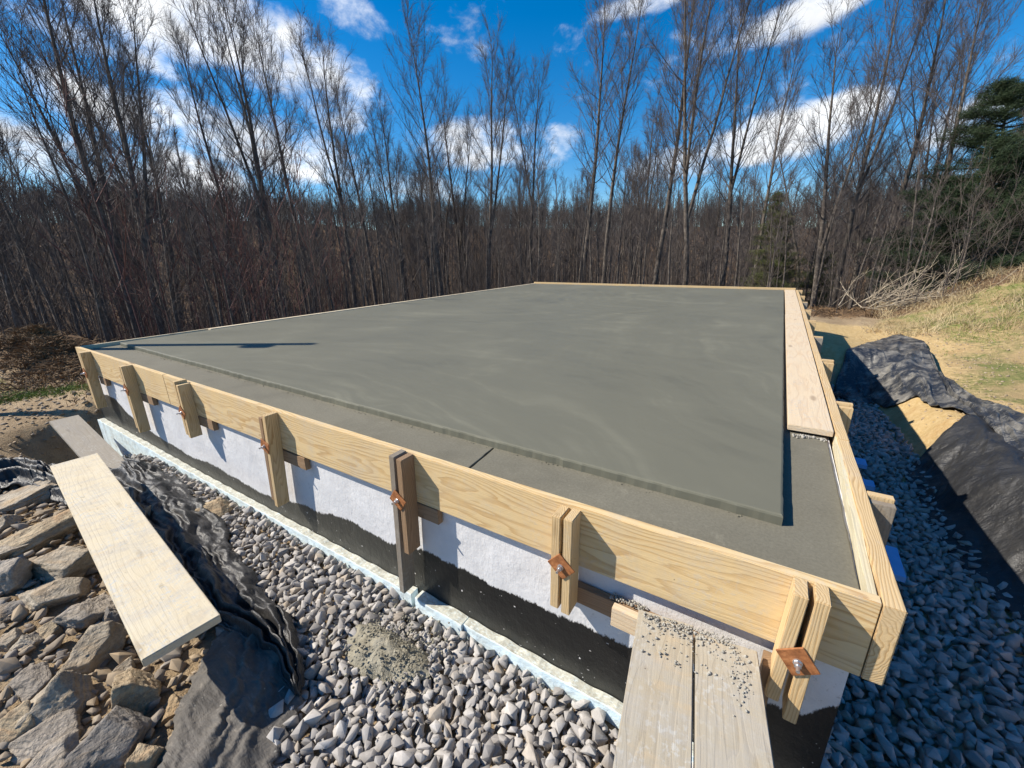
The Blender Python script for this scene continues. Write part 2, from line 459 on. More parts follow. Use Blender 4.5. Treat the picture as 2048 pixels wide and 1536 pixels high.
def fabric(name, base, dust, dusty, sheen):
    m, t, p = material(name)
    g = t.node('ShaderNodeNewGeometry').outputs['Position']
    n = t.noise(g, 3.2, 6, .65, .6); st = t.noise(t.mapping(g, (2, 6, 2), rot=(0, 0, .7)), 5.0, 6, .74, .5)
    col = t.mix(t.math('MULTIPLY', t.mapr(n, .45, .7, 0, 1), dusty), base, dust)
    col = t.mix(t.mapr(st, .56, .70, 0, dusty * .8), col, tuple(min(.6, q * 1.6) for q in dust))
    fl = t.mapr(t.vor(g, 16), .05, .09, dusty * .8, 0)
    col = t.mix(fl, col, (.4, .38, .32))
    t.inp(p.inputs['Base Color'], col); p.inputs['Roughness'].default_value = sheen
    p.inputs['Specular IOR Level'].default_value = .5
    wv = t.noise(g, 320, 2, .5)
    cre = t.math('ADD', t.noise(t.mapping(g, (2.0, 6.0, 3.0), rot=(0, 0, .45)), 3.0, 5, .6, .3), t.math('MULTIPLY', t.noise(t.mapping(g, (5, 2, 3), rot=(0, 0, -.3)), 4.0, 4, .6, .3), .5))
    t.inp(p.inputs['Normal'], t.bump(t.math('ADD', t.math('MULTIPLY', wv, .06), cre), .6, .035))
    return m


FAB = fabric('black_geotextile', (.020, .019, .019), (.075, .07, .065), .4, .48)
FABD = fabric('dusty_grey_geotextile', (.075, .068, .060), (.17, .15, .125), .7, .85)
FABR = fabric('mud_streaked_geotextile', (.022, .025, .032), (.30, .28, .24), .8, .34)
FABK = fabric('plain_black_geotextile', (.018, .018, .019), (.055, .052, .047), .5, .5)


def ground_mat():
    m, t, p = material('ground')
    g = t.node('ShaderNodeNewGeometry').outputs['Position']
    z = t.attr('zone'); zr, zg, zb = t.sep(z.outputs['Vector'])[:3]     # grass, yellow soil, leaf litter
    n = t.noise(g, 1.6, 7, .65); n2 = t.noise(g, 12, 6, .68); n3 = t.noise(g, 60, 4, .7)
    dirt = t.mix(t.mapr(n, .35, .65), (.26, .185, .11), (.41, .31, .195))
    dirt = t.mix(t.mapr(n2, .5, .7, 0, .7), dirt, (.17, .12, .075))
    dirt = t.mix(t.mapr(n3, .58, .7, 0, .6), dirt, (.50, .41, .28))
    soil = t.mix(t.mapr(n2, .3, .7), (.46, .31, .13), (.60, .45, .24))
    soil = t.mix(t.mapr(n, .55, .7, 0, .6), soil, (.42, .24, .10))
    gr = t.mix(t.mapr(n2, .35, .65), (.10, .14, .035), (.27, .24, .10))
    gr = t.mix(t.mapr(n, .40, .58), gr, (.37, .27, .14))
    lf = t.mix(t.mapr(n2, .35, .65), (.085, .052, .03), (.19, .125, .075))
    e = t.math('MULTIPLY', t.math('SUBTRACT', n2, .5), .9)
    def msk(q): return t.mapr(t.math('ADD', q, e), .35, .65)
    col = t.mix(msk(zr), dirt, gr); col = t.mix(msk(zg), col, soil); col = t.mix(msk(zb), col, lf)
    t.inp(p.inputs['Base Color'], col); p.inputs['Roughness'].default_value = .95
    p.inputs['Specular IOR Level'].default_value = .1
    t.inp(p.inputs['Normal'], t.bump(t.math('ADD', n2, t.math('MULTIPLY', n3, .6)), 1.0, .035))
    return m


GROUND = ground_mat()

# ------------------------------------------------------------------ terrain
XF = np.array([0, 2.6, 3.2, 3.8, 4.6, 6.0, 8.4, 12]); XB = np.array([1.75, 1.5, 1.33, 1.25, 1.3, 1.36, 1.4, 1.4])


def edge_s(x, y):
    """metres beyond the edge of the wood"""
    return np.maximum(y - 14.8 - .12 * np.abs(x), -x - 13.6 + 4.3 * sm(.9, 2.6, y) + .06 * y)


def height(x, y):
    x = np.asarray(x, float); y = np.asarray(y, float)
    P = np.stack([x, y, np.zeros_like(x)], -1)
    h = np.full(x.shape, -0.95) + .03 * fbm(P * 1.3, 3, 5)
    # left / front of the wall
    front = sm(-1.35, -.75, y + .10 * np.clip(x + 2, -4, 0) + .55 * sm(-2.2, -1.7, x)) * sm(-7.9, -7.45, x) * (x < 3)
    gtop = np.interp(x, [-7.4, -6.6, -5.85, -4.7, -3.8, -3.1, -2.5, -1.76, -1.35], [-1.40, -1.19, -.99, -.965, -.965, -.96, -.955, -.985, -1.005]) - .065
    gtop = gtop + .02 * fbm(P * 2.2, 2, 71)
    h = h * (1 - front) + gtop * front
    h = h + .06 * sm(-7, -9, x)
    # heap of dirt left of the yard
    h = h + .55 * np.exp(-((x + 12.6) ** 2 / 3.2 + (y - .45) ** 2 / .28)) * (1 + .35 * fbm(P * 3, 3, 9))
    h = h + .20 * np.exp(-((x + 8.2) ** 2 / .8 + (y - .25) ** 2 / .12)) * (1 + .5 * fbm(P * 5, 3, 19))
    # right hand bank and rising ground
    right = sm(.4, 2.0, x)
    h = h * (1 - right) + right * (np.interp(y, [4.4, 5.8, 6.6, 7.6, 9, 13], [-1.08, -1.17, -1.27, -1.35, -1.35, -1.2]) + .2 * sm(2.2, 5, x)) + right * 1.32 * np.exp(-(((x - 6.4) / 2.9) ** 2 + ((y - 16.6) / 4.2) ** 2)) + right * .15 * sm(8, 12, x) * sm(8, 14, y) + .25 * sm(3, 8, x) * sm(2, 8, y)
    h = h + right * .05 * fbm(P * 1.1, 4, 31)
    # trench on the right, its floor stepping down from the front gravel
    foot = np.interp(y, XF, XB); 
    floor = -1.08 - .62 * sm(-.3, .7, x + .35 * (y)) - .25 * sm(5, 9, y)
    bank = sm(0, 1, (x - foot + .05 * fbm(P * 2.5, 3, 44)) / .62)
    intr = sm(10.2, 9.0, y) * sm(-.35, .1, x) 
    tr = floor * (1 - bank) + h * bank
    tr = tr + bank * (1 - bank) * .15 * fbm(P * 4, 3, 3)
    h = h * (1 - intr) + tr * intr
    # the ground falls away into the wooded valley and rises again to the ridge
    s = np.maximum(edge_s(x, y), 0)
    s2 = np.maximum(0, -11 - y)
    drop = -.20 * np.minimum(s, 55) * sm(0, 8, s)
    R = np.hypot(x - CAM[0], y - CAM[1])
    az = np.degrees(np.arctan2(x - CAM[0], y - CAM[1]))
    ridge = np.interp(az, [-100, -60, -30, 0, 20], [16, 17, 15, 11, 12])
    rise = (ridge + 11) * sm(75, 250, R)
    soft = sm(0, 6, s)
    h = h + (drop + rise * soft)
    h = h + soft * .5 * fbm(P * .12, 3, 77) + 2.0 * sm(40, 200, R) * fbm(P * .025, 3, 78)
    # under the building
    inside = (x > -7.45) & (x < -.02) & (y > .06) & (y < 11.3)
    return np.where(inside, np.minimum(h, -1.6), h)


def build_ground():
    n = 560
    t_ = np.linspace(-1, 1, n)
    ax = np.sinh(t_ * 7.2) / np.sinh(7.2) * 420
    X, Y = np.meshgrid(ax + (-1.2), ax + 1.6, indexing='ij')
    Z = height(X, Y)
    V = np.stack([X, Y, Z], -1).reshape(-1, 3)
    i = np.arange(n - 1)[:, None] * n + np.arange(n - 1)[None, :]
    Fq = np.stack([i, i + n, i + n + 1, i + 1], -1).reshape(-1, 4)
    x, y = V[:, 0], V[:, 1]
    P = V * np.array([1, 1, 0])
    nb = fbm(P * .8, 3, 61)
    s = edge_s(x, y)
    leaf = sm(-.6, .9, s + nb * .6)
    grass = sm(1.6, 3.2, x + .5 * nb) * sm(8.0, 10.5, y + x * .6 + 2 * nb) * .95
    grass = np.maximum(grass, .9 * np.exp(-((x + 11.0) ** 2 / 4 + (y + .35) ** 2 / .02)))
    grass = np.maximum(grass, .75 * sm(2.6, 3.8, x) * sm(-.2, .5, nb))
    leaf = np.maximum(leaf, .9 * np.exp(-((x + 11.9) ** 2 / 5.5 + (y - .45) ** 2 / .5)))
    foot = np.interp(y, XF, XB)
    soil = sm(foot - .3, foot, x) * sm(0, .6, x) * sm(12.5, 10.5, y) * sm(3.8, 2.9, x + .3 * nb)
    soil = np.maximum(soil, sm(.3, .8, x) * sm(9.2, 10, y) * sm(14.5, 13, y) * sm(5.5, 3.0, x + nb))
    zone = np.stack([grass * (1 - leaf), soil * (1 - grass * .6), leaf], -1)
    o = mesh_obj('ground', V, Fq, GROUND, smooth=True, attrs={'zone': zone})
    tag(o, kind='structure')


build_ground()


# ------------------------------------------------------------------ boards
def box_mesh(L, Wd, T, bev=.002, name='board', jitter=0.0, seg=1):
    """box L x W x T along its own x, y, z, centred"""
    bm = bmesh.new(); bmesh.ops.create_cube(bm, size=1)
    bmesh.ops.scale(bm, vec=(L, Wd, T), verts=bm.verts)
    if bev: bmesh.ops.bevel(bm, geom=bm.edges[:], offset=bev, segments=2, affect='EDGES', clamp_overlap=True)
    if seg > 1:
        for k in range(1, seg):
            xx = -L / 2 + L * k / seg
            g = bm.verts[:] + bm.edges[:] + bm.faces[:]
            bmesh.ops.bisect_plane(bm, geom=g, plane_co=(xx, 0, 0), plane_no=(1, 0, 0))
        r = random.Random(int(L * 1000))
        ks = {}
        for v in bm.verts:
            k = round(v.co.x, 3)
            if k not in ks: ks[k] = (r.uniform(-1, 1) * jitter, r.uniform(-1, 1) * jitter)
            v.co.y += ks[k][0]; v.co.z += ks[k][1]
    me = bpy.data.meshes.new(name); bm.to_mesh(me); bm.free()
    return me


def plank(name, p0, p1, width, thick, mat, up=(0, 0, 1), parent=None, bev=.002, seg=1, jitter=0.0, roll=0.0):
    """board from p0 to p1 (centre line); `up` is the direction of its thickness"""
    p0 = Vector(p0); p1 = Vector(p1); d = (p1 - p0); L = d.length; d.normalize()
    upv = Vector(up); side = upv.cross(d).normalized(); upv = d.cross(side).normalized()
    R = Matrix((d, side, upv)).transposed()
    if roll: R = R @ Matrix.Rotation(roll, 3, 'X')
    me = box_mesh(L, width, thick, bev, name, jitter, seg); me.materials.append(mat)
    o = bpy.data.objects.new(name, me); COL.objects.link(o)
    Mx = R.to_4x4(); Mx.translation = (p0 + p1) / 2
    if parent: o.parent = parent; o.matrix_local = parent.matrix_basis.inverted() @ Mx
    else: o.matrix_world = Mx; 
    if not parent:
        o.location = Mx.translation; o.rotation_euler = R.to_euler()
    return o


T = .038; H = .286; WX = -7.47; LY = 11.36
GB = 'boards of the slab formwork'
for (x0, x1, lab) in ((-4.985, 0.002, 'long yellow pine form board on the front face, running to the near corner'),
                      (-7.51, -4.99, 'shorter pinkish pine form board on the front face, at the far left end')):
    o = plank('form_board', (x0, T / 2, -H / 2), (x1, T / 2, -H / 2), H, T, PINE, (0, 1, 0), bev=.0025, seg=max(2, int((x1 - x0) / .3)), jitter=.0012)
    tag(o, lab, 'form board', GB)
# right side boards, outer line
xs = .038
segs = [(-.003, 1.30), (1.305, 3.62), (3.625, 6.7), (6.705, LY + .03)]
labs = ['nearest pale form board on the right edge, its sawn end at the near corner',
        'second form board from the near corner along the right edge',
        'third form board from the near corner along the right edge of the slab',
        'farthest form board on the right edge, reaching the back corner of the slab']
for (a, b), lab in zip(segs, labs):
    o = plank('form_board', (.031, a, -H / 2), (.031, b, -H / 2), H, .052, PINE2, (1, 0, 0), bev=.003, seg=6, jitter=.002)
    tag(o, lab, 'form board', GB)
o = plank('edge_strip', (-.012, T + .006, -.075), (.010, 1.36, -.070), .13, .026, GREENST, (1, 0, 0), seg=6, jitter=.002)
tag(o, 'thin pale greenish strip standing between the near ledge and the right form board', 'wood strip')
# left line and back line
o = plank('form_board', (-7.47 - .02, T + .003, -.143), (-7.47 - .02, 5.6, -.143), H, T, PALE, (1, 0, 0), bev=.003)
tag(o, 'form board along the left edge of the slab, starting at the far left corner', 'form board', GB)
o = plank('form_board', (-7.49, 5.605, -.143), (-7.49, LY + .02, -.143), H, T, PALE, (1, 0, 0), bev=.003)
tag(o, 'form board along the left edge of the slab, its far half towards the back corner', 'form board', GB)
o = plank('form_board', (-7.468, LY + .022, -.12), (.0, LY + .022, -.12), H + .05, T, PINE, (0, 1, 0), bev=.003)
tag(o, 'thin bright line of form board across the whole back edge of the slab', 'form board', GB)
# planks lying on the ledges
o = plank('ledge_plank', (-.112, 1.40, -.0125), (-.116, 6.58, -.0125), .218, .036, PINK, (0, 0, 1), bev=.003)
tag(o, 'wide pinkish plank on the right ledge, its sawn end facing the near ledge', 'plank', 'planks lying on the slab ledges')
o = plank('ledge_plank', (-.112, 6.60, -.0125), (-.118, LY - .02, -.0125), .218, .036, PINK, (0, 0, 1), bev=.003)
tag(o, 'wide pale plank lying on the right ledge, far one ending at the back corner', 'plank', 'planks lying on the slab ledges')
o = plank('ledge_plank', (-7.42, 1.42, -.008), (-7.42, LY - .02, -.008), .09, .03, PALE, (0, 0, 1), bev=.003)
tag(o, 'narrow pale plank lying along the left edge of the slab', 'plank', 'planks lying on the slab ledges')

# ------------------------------------------------------------------ slab
slab = empty('concrete_slab', (0, 0, 0))
tag(slab, 'freshly trowelled grey concrete slab with a step down all round, filling the wooden formwork', 'concrete slab')


def outline(pts, step, jit, seed):
    r = np.random.default_rng(seed); out = []
    for a, b in zip(pts, pts[1:] + pts[:1]):
        a = np.array(a, float); b = np.array(b, float); n = max(1, int(np.linalg.norm(b - a) / step))
        for k in range(n): out.append(a + (b - a) * k / n)
    out = np.array(out)
    nz = fbm(np.c_[out * 3.1, np.zeros(len(out))], 4, seed)[:, None] * jit
    c = out.mean(0); d = out - c
    return out + np.stack([nz[:, 0] * .6, nz[:, 0]], -1)


def extrude_outline(name, pts, z0, z1, mat, parent, bev=.008, rough=.0015, seed=1):
    """flat topped body with a rounded, slightly ragged rim"""
    n = len(pts); V = []; Fc = []
    c = pts.mean(0)
    prev = np.roll(pts, 1, 0); nxt = np.roll(pts, -1, 0); tg = nxt - prev; tg /= np.linalg.norm(tg, axis=1)[:, None]
    nrm = np.stack([tg[:, 1], -tg[:, 0]], -1)
    nz = fbm(np.c_[pts * 22, np.zeros(n)], 3, seed)
    rings = [(bev, z1, 0), (bev * .3, z1 - bev * .3, .3), (0, z1 - bev, 1), (-.003, (z0 + z1) / 2, 1.5), (0, z0, .5)]
    for inn, zz, k in rings:
        q = pts - nrm * inn + nrm * (nz * rough * k)[:, None]
        V += [(a, b, zz + (nz[i] * rough * .4 * k)) for i, (a, b) in enumerate(q)]
    for r_ in range(len(rings) - 1):
        for i in range(n):
            j = (i + 1) % n
            Fc.append((r_ * n + i, (r_ + 1) * n + i, (r_ + 1) * n + j, r_ * n + j))
    Fc.append(tuple(range(n)))
    o = mesh_obj(name, V, Fc, mat, parent)
    return o


top = outline([(-7.34, .372), (-.243, .352), (-.243, LY - .05), (-7.34, LY - .05)], .02, .0022, 3)
extrude_outline('raised_deck', top, -.30, .000, CONC, slab, .010, .002)
led1 = outline([(-7.462, .044), (-1.590, .044), (-1.618, .36), (-1.60, .5), (-7.462, .5)], .03, .0015, 4)
extrude_outline('ledge', led1, -.33, -.045, CONCR, slab, .004, .003)
led2 = outline([(-1.580, .044), (-.030, .044), (-.028, LY - .06), (-.40, LY - .06), (-.40, .5), (-1.592, .5), (-1.608, .36)], .03, .0015, 5)
extrude_outline('ledge', led2, -.33, -.046, CONCR, slab, .004, .003)
led3 = outline([(-7.464, .502), (-7.2, .502), (-7.2, LY - .06), (-7.464, LY - .06)], .05, .0015, 6)
extrude_outline('ledge', led3, -.33, -.047, CONCR, slab, .004, .003)

# ------------------------------------------------------------------ foundation wall
def build_wall():
    V = []; Fc = []
    y0 = T + .002; x0 = -7.462; x1 = -.014
    for (a, b, c, d, z0, z1) in ((x0, x1, y0, y0 + .25, -2.3, -.331), (x1 - .25, x1, y0 + .25, LY - .02, -2.4, -.331),
                                 (x0, x0 + .25, y0 + .25, LY - .02, -2.3, -.331), (x0 + .25, x1 - .25, LY - .27, LY - .02, -2.3, -.331)):
        n = len(V)
        V += [(a, c, z0), (b, c, z0), (b, d, z0), (a, d, z0), (a, c, z1), (b, c, z1), (b, d, z1), (a, d, z1)]
        Fc += [tuple(n + i for i in f) for f in ((0, 1, 5, 4), (1, 2, 6, 5), (2, 3, 7, 6), (3, 0, 4, 7), (4, 5, 6, 7), (3, 2, 1, 0))]
    # the top course up to the slab, in front and on the right, as one skin
    for (a, b, c, d) in ((x0, x1, y0, .0435), (x1 - .013, x1, .0437, LY - .02)):
        n = len(V)
        V += [(a, c, -.331), (b, c, -.331), (b, d, -.331), (a, d, -.331), (a, c, -.06), (b, c, -.06), (b, d, -.06), (a, d, -.06)]
        Fc += [tuple(n + i for i in f) for f in ((0, 1, 5, 4), (1, 2, 6, 5), (2, 3, 7, 6), (3, 0, 4, 7), (4, 5, 6, 7))]
    o = mesh_obj('foundation_wall', V, Fc, PARGE)
    tag(o, 'foundation wall parged white above with ragged black damp proofing brushed below', 'wall')


build_wall()

# foam insulation boards along the foot of the wall
def foam_board(x0, x1, z0, z1, zb, y0, y1, mat, lab, seed=1, tilt=0.0):
    n = max(2, int((x1 - x0) / .03)); xs_ = np.linspace(x0, x1, n)
    P = np.c_[xs_ * 9, np.zeros(n), np.zeros(n)]
    zt = np.interp(xs_, [x0, x1], [z0, z1]) + .003 * fbm(P, 3, seed)
    yf = y0 + .0025 * fbm(P * 1.7, 3, seed + 5)
    V = []
    for i in range(n):
        V += [(xs_[i], yf[i] - tilt, zb), (xs_[i], yf[i], zt[i] - .004), (xs_[i], yf[i] + .003, zt[i]), (xs_[i], y1, zt[i] + .004 * math.sin(i)), (xs_[i], y1, zb)]
    Fc = []
    for i in range(n - 1):
        for k in range(4): Fc.append((i * 5 + k, i * 5 + 5 + k, i * 5 + 6 + k, i * 5 + 1 + k))
    Fc += [(0, 1, 2, 3, 4), tuple((n - 1) * 5 + q for q in (4, 3, 2, 1, 0))]
    o = mesh_obj('insulation_board', V, Fc, mat); tag(o, lab, 'foam board', 'foam boards along the foot of the wall')


foam_board(-7.46, -4.90, -.930, -.955, -1.7, -.026, T - .002, FOAM, 'light blue foam board at the far left end of the wall foot', 1)
foam_board(-4.895, -1.99, -.956, -.945, -1.4, -.022, T - .002, FOAM, 'mortar crusted foam board left of the foot of the long dark stud', 2)
foam_board(-1.95, -1.60, -.945, -.955, -1.4, -.032, T - .002, FOAM, 'short light blue foam piece just right of the long dark stud', 3)
foam_board(-1.595, -.03, -.960, -.985, -1.4, -.018, T - .002, FOAM, 'mortar splashed foam board running under the ramp planks to the near corner', 4)


# ------------------------------------------------------------------ strongback braces
def prism(V, name, mat, parent, thick_dir):
    pass


def upright(x, z0, z1, dx, w_, dep, mat, par, lean=0.0, name='upright', cut=0.0):
    """2x4 standing on edge against the form; x is its right face at the top"""
    a = (x - w_ / 2 + dx, -dep / 2 - lean, z0); b = (x - w_ / 2, -dep / 2, z1)
    return plank(name, a, b, dep, w_, mat, (1, 0, 0), parent=par, bev=.0025)


def brace(loc, rotz, lab, L, R, block=None, plate=True, mats=(PINE2, PINE2), pz=-.236, prot=.75, bmat=None, group='paired stud braces clamped to the front form board', px=None):
    """L, R = (x of right face, z bottom, z top, lean dx)"""
    root = empty('form_brace', (0, 0, 0)); tag(root, lab, 'form brace', group)
    for (x, z0, z1, dx), m_ in zip((L, R), mats):
        upright(x, z0, z1, dx, .038, .089, m_, root)
    c = (L[0] + R[0] - .038) / 2 if px is None else px
    if plate:
        bm = bmesh.new(); bmesh.ops.create_cube(bm, size=1); bmesh.ops.scale(bm, vec=(.093, .006, .082), verts=bm.verts)
        bmesh.ops.bevel(bm, geom=bm.edges[:], offset=.0015, segments=1, affect='EDGES')
        me = bpy.data.meshes.new('plate'); bm.to_mesh(me); bm.free(); me.materials.append(RUST)
        pl = bpy.data.objects.new('plate', me); COL.objects.link(pl); pl.parent = root
        pl.location = (c, -.0935, pz); pl.rotation_euler = (0.03, prot, 0.02)
        bm = bmesh.new()
        for (r_, d_, y_) in ((.0135, .005, -.0), (.011, .012, -.008), (.0065, .034, -.018)):
            ret = bmesh.ops.create_cone(bm, cap_ends=True, segments=6 if r_ == .011 else 16, radius1=r_, radius2=r_ * (.85 if r_ < .01 else 1), depth=d_,
                                        matrix=Matrix.Translation((0, y_, 0)) @ Matrix.Rotation(math.pi / 2, 4, 'X'))
        me = bpy.data.meshes.new('bolt'); bm.to_mesh(me); bm.free(); me.materials.append(ZINC)
        me.polygons.foreach_set('use_smooth', [False] * len(me.polygons))
        bo = bpy.data.objects.new('bolt', me); COL.objects.link(bo); bo.parent = pl; bo.location = (0, -.005, 0)
    if block:
        x0, x1, zt = block
        plank('block', (x0, T / 2 - .004, zt - .0445), (x1, T / 2 - .004, zt - .0445), .089, .034, bmat or REDW, (0, 1, 0), parent=root)
    root.location = loc; root.rotation_euler = (0, 0, rotz)
    return root


brace((0, 0, 0), 0, 'leftmost brace on the front face, pale studs at the far left corner', (-6.975, -.64, .005, -.03), (-6.93, -.672, .005, -.04), (-6.93, -6.72, -.289), px=-6.975)
brace((0, 0, 0), 0, 'second brace from the left on the front face, tallest of the far pale ones', (-5.735, -.66, .0, -.02), (-5.685, -.70, .005, -.03), (-5.70, -5.42, -.289), px=-5.73)
brace((0, 0, 0), 0, 'third brace from the left on the front face, short pale studs', (-4.485, -.45, .03, -.01), (-4.435, -.468, .005, -.015), (-4.45, -4.20, -.289), px=-4.48)
brace((0, 0, 0), 0, 'fourth brace from the left, one thin reddish stud beside a long yellow one', (-3.185, -.68, -.03, -.06), (-3.135, -.725, -.005, -.08), (-3.2, -2.915, -.296), mats=(REDW, PINE2), px=-3.205, prot=.35)
brace((0, 0, 0), 0, 'weathered dark brown brace whose left stud reaches down to the foam board', (-1.925, -.875, .012, -.04), (-1.873, -.572, .005, -.015), (-1.90, -1.735, -.289), mats=(WEATH, REDW), px=-1.925, prot=.62)
brace((0, 0, 0), 0, 'yellow pine brace left of the ramp planks with a tilted rusty plate', (-.990, -.468, -.012, -.002), (-.938, -.478, -.010, -.002), None, px=-.980, prot=.72)
brace((0, 0, 0), 0, 'nearest yellow pine brace by the corner, right of the ramp planks', (-.178, -.43, .002, -.014), (-.124, -.49, .004, -.010), None, px=-.170, prot=.92, pz=-.232)
SY = [.70, 1.985, 3.30, 4.61, 5.95, 7.20, 8.55, 9.79, 11.3]
NUMS = ['first and nearest', 'second', 'third', 'fourth', 'fifth', 'sixth', 'seventh', 'eighth', 'ninth and farthest']
for k, yy in enumerate(SY):
    mt = (WEATH, PINE2) if k == 0 else (PINE2, PINE2) if k % 3 else (GREYP, PINE2)
    brace((.058, yy, 0), math.pi / 2, NUMS[k] + ' stud brace from the near corner along the right form boards',
          (.0, -.50, -.015, 0), (.046, -.47, -.002 + .004 * (k % 3), 0), None, plate=False, mats=mt, group='stud braces along the right form boards')

# ledger, blocks and ramp
o = plank('ledger', (-1.06, T / 2 - .002, -.435), (-.40, T / 2 - .002, -.447), .089, .036, REDW, (0, 1, 0))
tag(o, 'short brown ledger stud bolted to the white wall under the form board', 'ledger')
o = plank('support_block', (-.765, -.060, -.395), (-.33, -.060, -.402), .09, .034, PINK, (0, 1, 0))
tag(o, 'pinkish wooden block carrying the top end of the ramp planks', 'wood block')
o = plank('support_post', (-.232, -.02, -.34), (-.236, -.02, -.80), .07, .036, REDW, (1, 0, 0))
tag(o, 'dark stained post half hidden behind the near brace, right of the ramp', 'post')
dirv = Vector((.155, -.988, .006)).normalized()
for (a, b, dz, lab) in (((-.663, -.075), (-.473, -.042), 0, 'left plank of the weathered ramp leaning up to the form board'),
                        ((-.462, -.075), (-.272, -.040), .002, 'right plank of the weathered ramp leaning up to the form board')):
    m0 = Vector(((a[0] + b[0]) / 2, (a[1] + b[1]) / 2 + .0, -.325 + dz))
    o = plank('ramp_plank', m0, m0 + dirv * 2.6, .192, .040, RAMP, (0, 0, 1), bev=.003, seg=10, jitter=.001)
    tag(o, lab, 'plank', 'two planks of the ramp')

# left hand planks
def plank4(name, c1, c2, c3, c4, thick, mat):
    """plank whose top has ends c1-c2 (far) and c4-c3 (near)"""
    c1, c2, c3, c4 = map(Vector, (c1, c2, c3, c4))
    return plank(name, (c1 + c2) / 2, (c3 + c4) / 2, ((c1 - c2).length + (c3 - c4).length) / 2, thick, mat, (0, 0, 1), bev=.003, seg=8, jitter=.0015)


o = plank4('mortar_smeared_plank', (-5.301, -.773, -.62), (-5.1, -.575, -.62), (-2.318, -.838, -.618), (-2.477, -1.082, -.618), .042, MUDW)
tag(o, 'wide pale mortar smeared plank bridging the rock pile at left', 'plank')
o = plank('grey_plank', (-7.35, -.32, -.80), (-5.2, -.40, -1.02), .25, .035, GREYP, (0, 0, 1))
tag(o, 'shaded grey plank behind the far end of the pale mortar smeared plank', 'plank')


def hit(u, v, tmax=400):
    r = ray(u, v); r /= np.linalg.norm(r)
    ts = np.concatenate([np.linspace(.5, 12, 700), np.linspace(12.05, tmax, 3000)])
    P = CAM + r * ts[:, None]
    d = P[:, 2] - height(P[:, 0], P[:, 1])
    k = np.argmax(d < 0)
    return P[k]


# ------------------------------------------------------------------ stones
def ico(sub):
    bm = bmesh.new(); bmesh.ops.create_icosphere(bm, subdivisions=sub, radius=1)
    V = np.array([v.co[:] for v in bm.verts]); Fc = np.array([[v.index for v in f.verts] for f in bm.faces]); bm.free()
    return V / np.linalg.norm(V, axis=1)[:, None], Fc


ICO2 = ico(2); ICO3 = ico(3); ICO5 = ico(5)


def stone_shape(seed, base, planes=11, flat=.7, soft=.03, lo=.6, hi=.95):
    r = np.random.default_rng(seed); D, Fc = base
    g = np.arange(planes) + .5; ph = np.arccos(1 - 2 * g / planes); th = np.pi * (1 + 5 ** .5) * g
    N = np.stack([np.cos(th) * np.sin(ph), np.sin(th) * np.sin(ph), np.cos(ph)], -1) + r.normal(0, .22, (planes, 3))
    N /= np.linalg.norm(N, axis=1)[:, None]
    off = r.uniform(lo, hi, planes)
    q = D @ N.T
    k = np.where(q > .05, off[None, :] / np.maximum(q, .05), 9).min(1)
    k = np.minimum(k, 1.35)
    V = D * k[:, None]
    V = V * (1 + soft * fbm(D * 2.5 + seed, 3, seed)[:, None])
    V = V * np.array([1, r.uniform(.62, .85), r.uniform(.8, 1.1) * flat])
    return V


def rot_rand(r, n, tilt=.6):
    az = r.uniform(0, 2 * np.pi, n); tx = r.normal(0, tilt, n); ty = r.normal(0, tilt, n)
    ca, sa = np.cos(az), np.sin(az); cx, sx = np.cos(tx), np.sin(tx); cy, sy = np.cos(ty), np.sin(ty)
    Z = np.zeros((n, 3, 3)); Z[:, 0, 0] = ca; Z[:, 0, 1] = -sa; Z[:, 1, 0] = sa; Z[:, 1, 1] = ca; Z[:, 2, 2] = 1
    X = np.zeros((n, 3, 3)); X[:, 0, 0] = 1; X[:, 1, 1] = cx; X[:, 1, 2] = -sx; X[:, 2, 1] = sx; X[:, 2, 2] = cx
    Y = np.zeros((n, 3, 3)); Y[:, 1, 1] = 1; Y[:, 0, 0] = cy; Y[:, 0, 2] = sy; Y[:, 2, 0] = -sy; Y[:, 2, 2] = cy
    return X @ Y @ Z


def scatter(pos, size, shapes, Fc, mat, name, r, tilt=.6, tints=None):
    VV = []; FF = []; TT = []; n0 = 0
    idx = r.integers(0, len(shapes), len(pos)); R = rot_rand(r, len(pos), tilt)
    if tints is None:
        tints = np.stack([r.uniform(0, 1, len(pos)), (r.uniform(0, 1, len(pos)) > .88) * r.uniform(.3, .9, len(pos)), np.zeros(len(pos))], -1)
    for s_, S in enumerate(shapes):
        m_ = idx == s_
        if not m_.any(): continue
        if isinstance(S, tuple): S, Fc = S
        P = np.einsum('nij,vj->nvi', R[m_], S) * size[m_][:, None, None] + pos[m_][:, None, :]
        k, nv = P.shape[:2]
        VV.append(P.reshape(-1, 3)); FF.append((Fc[None] + (np.arange(k) * nv)[:, None, None]).reshape(-1, 3) + n0); n0 += k * nv
        TT.append(np.repeat(tints[m_], nv, 0))
    return mesh_obj(name, np.concatenate(VV), np.concatenate(FF), mat, attrs={'tint': np.concatenate(TT)})


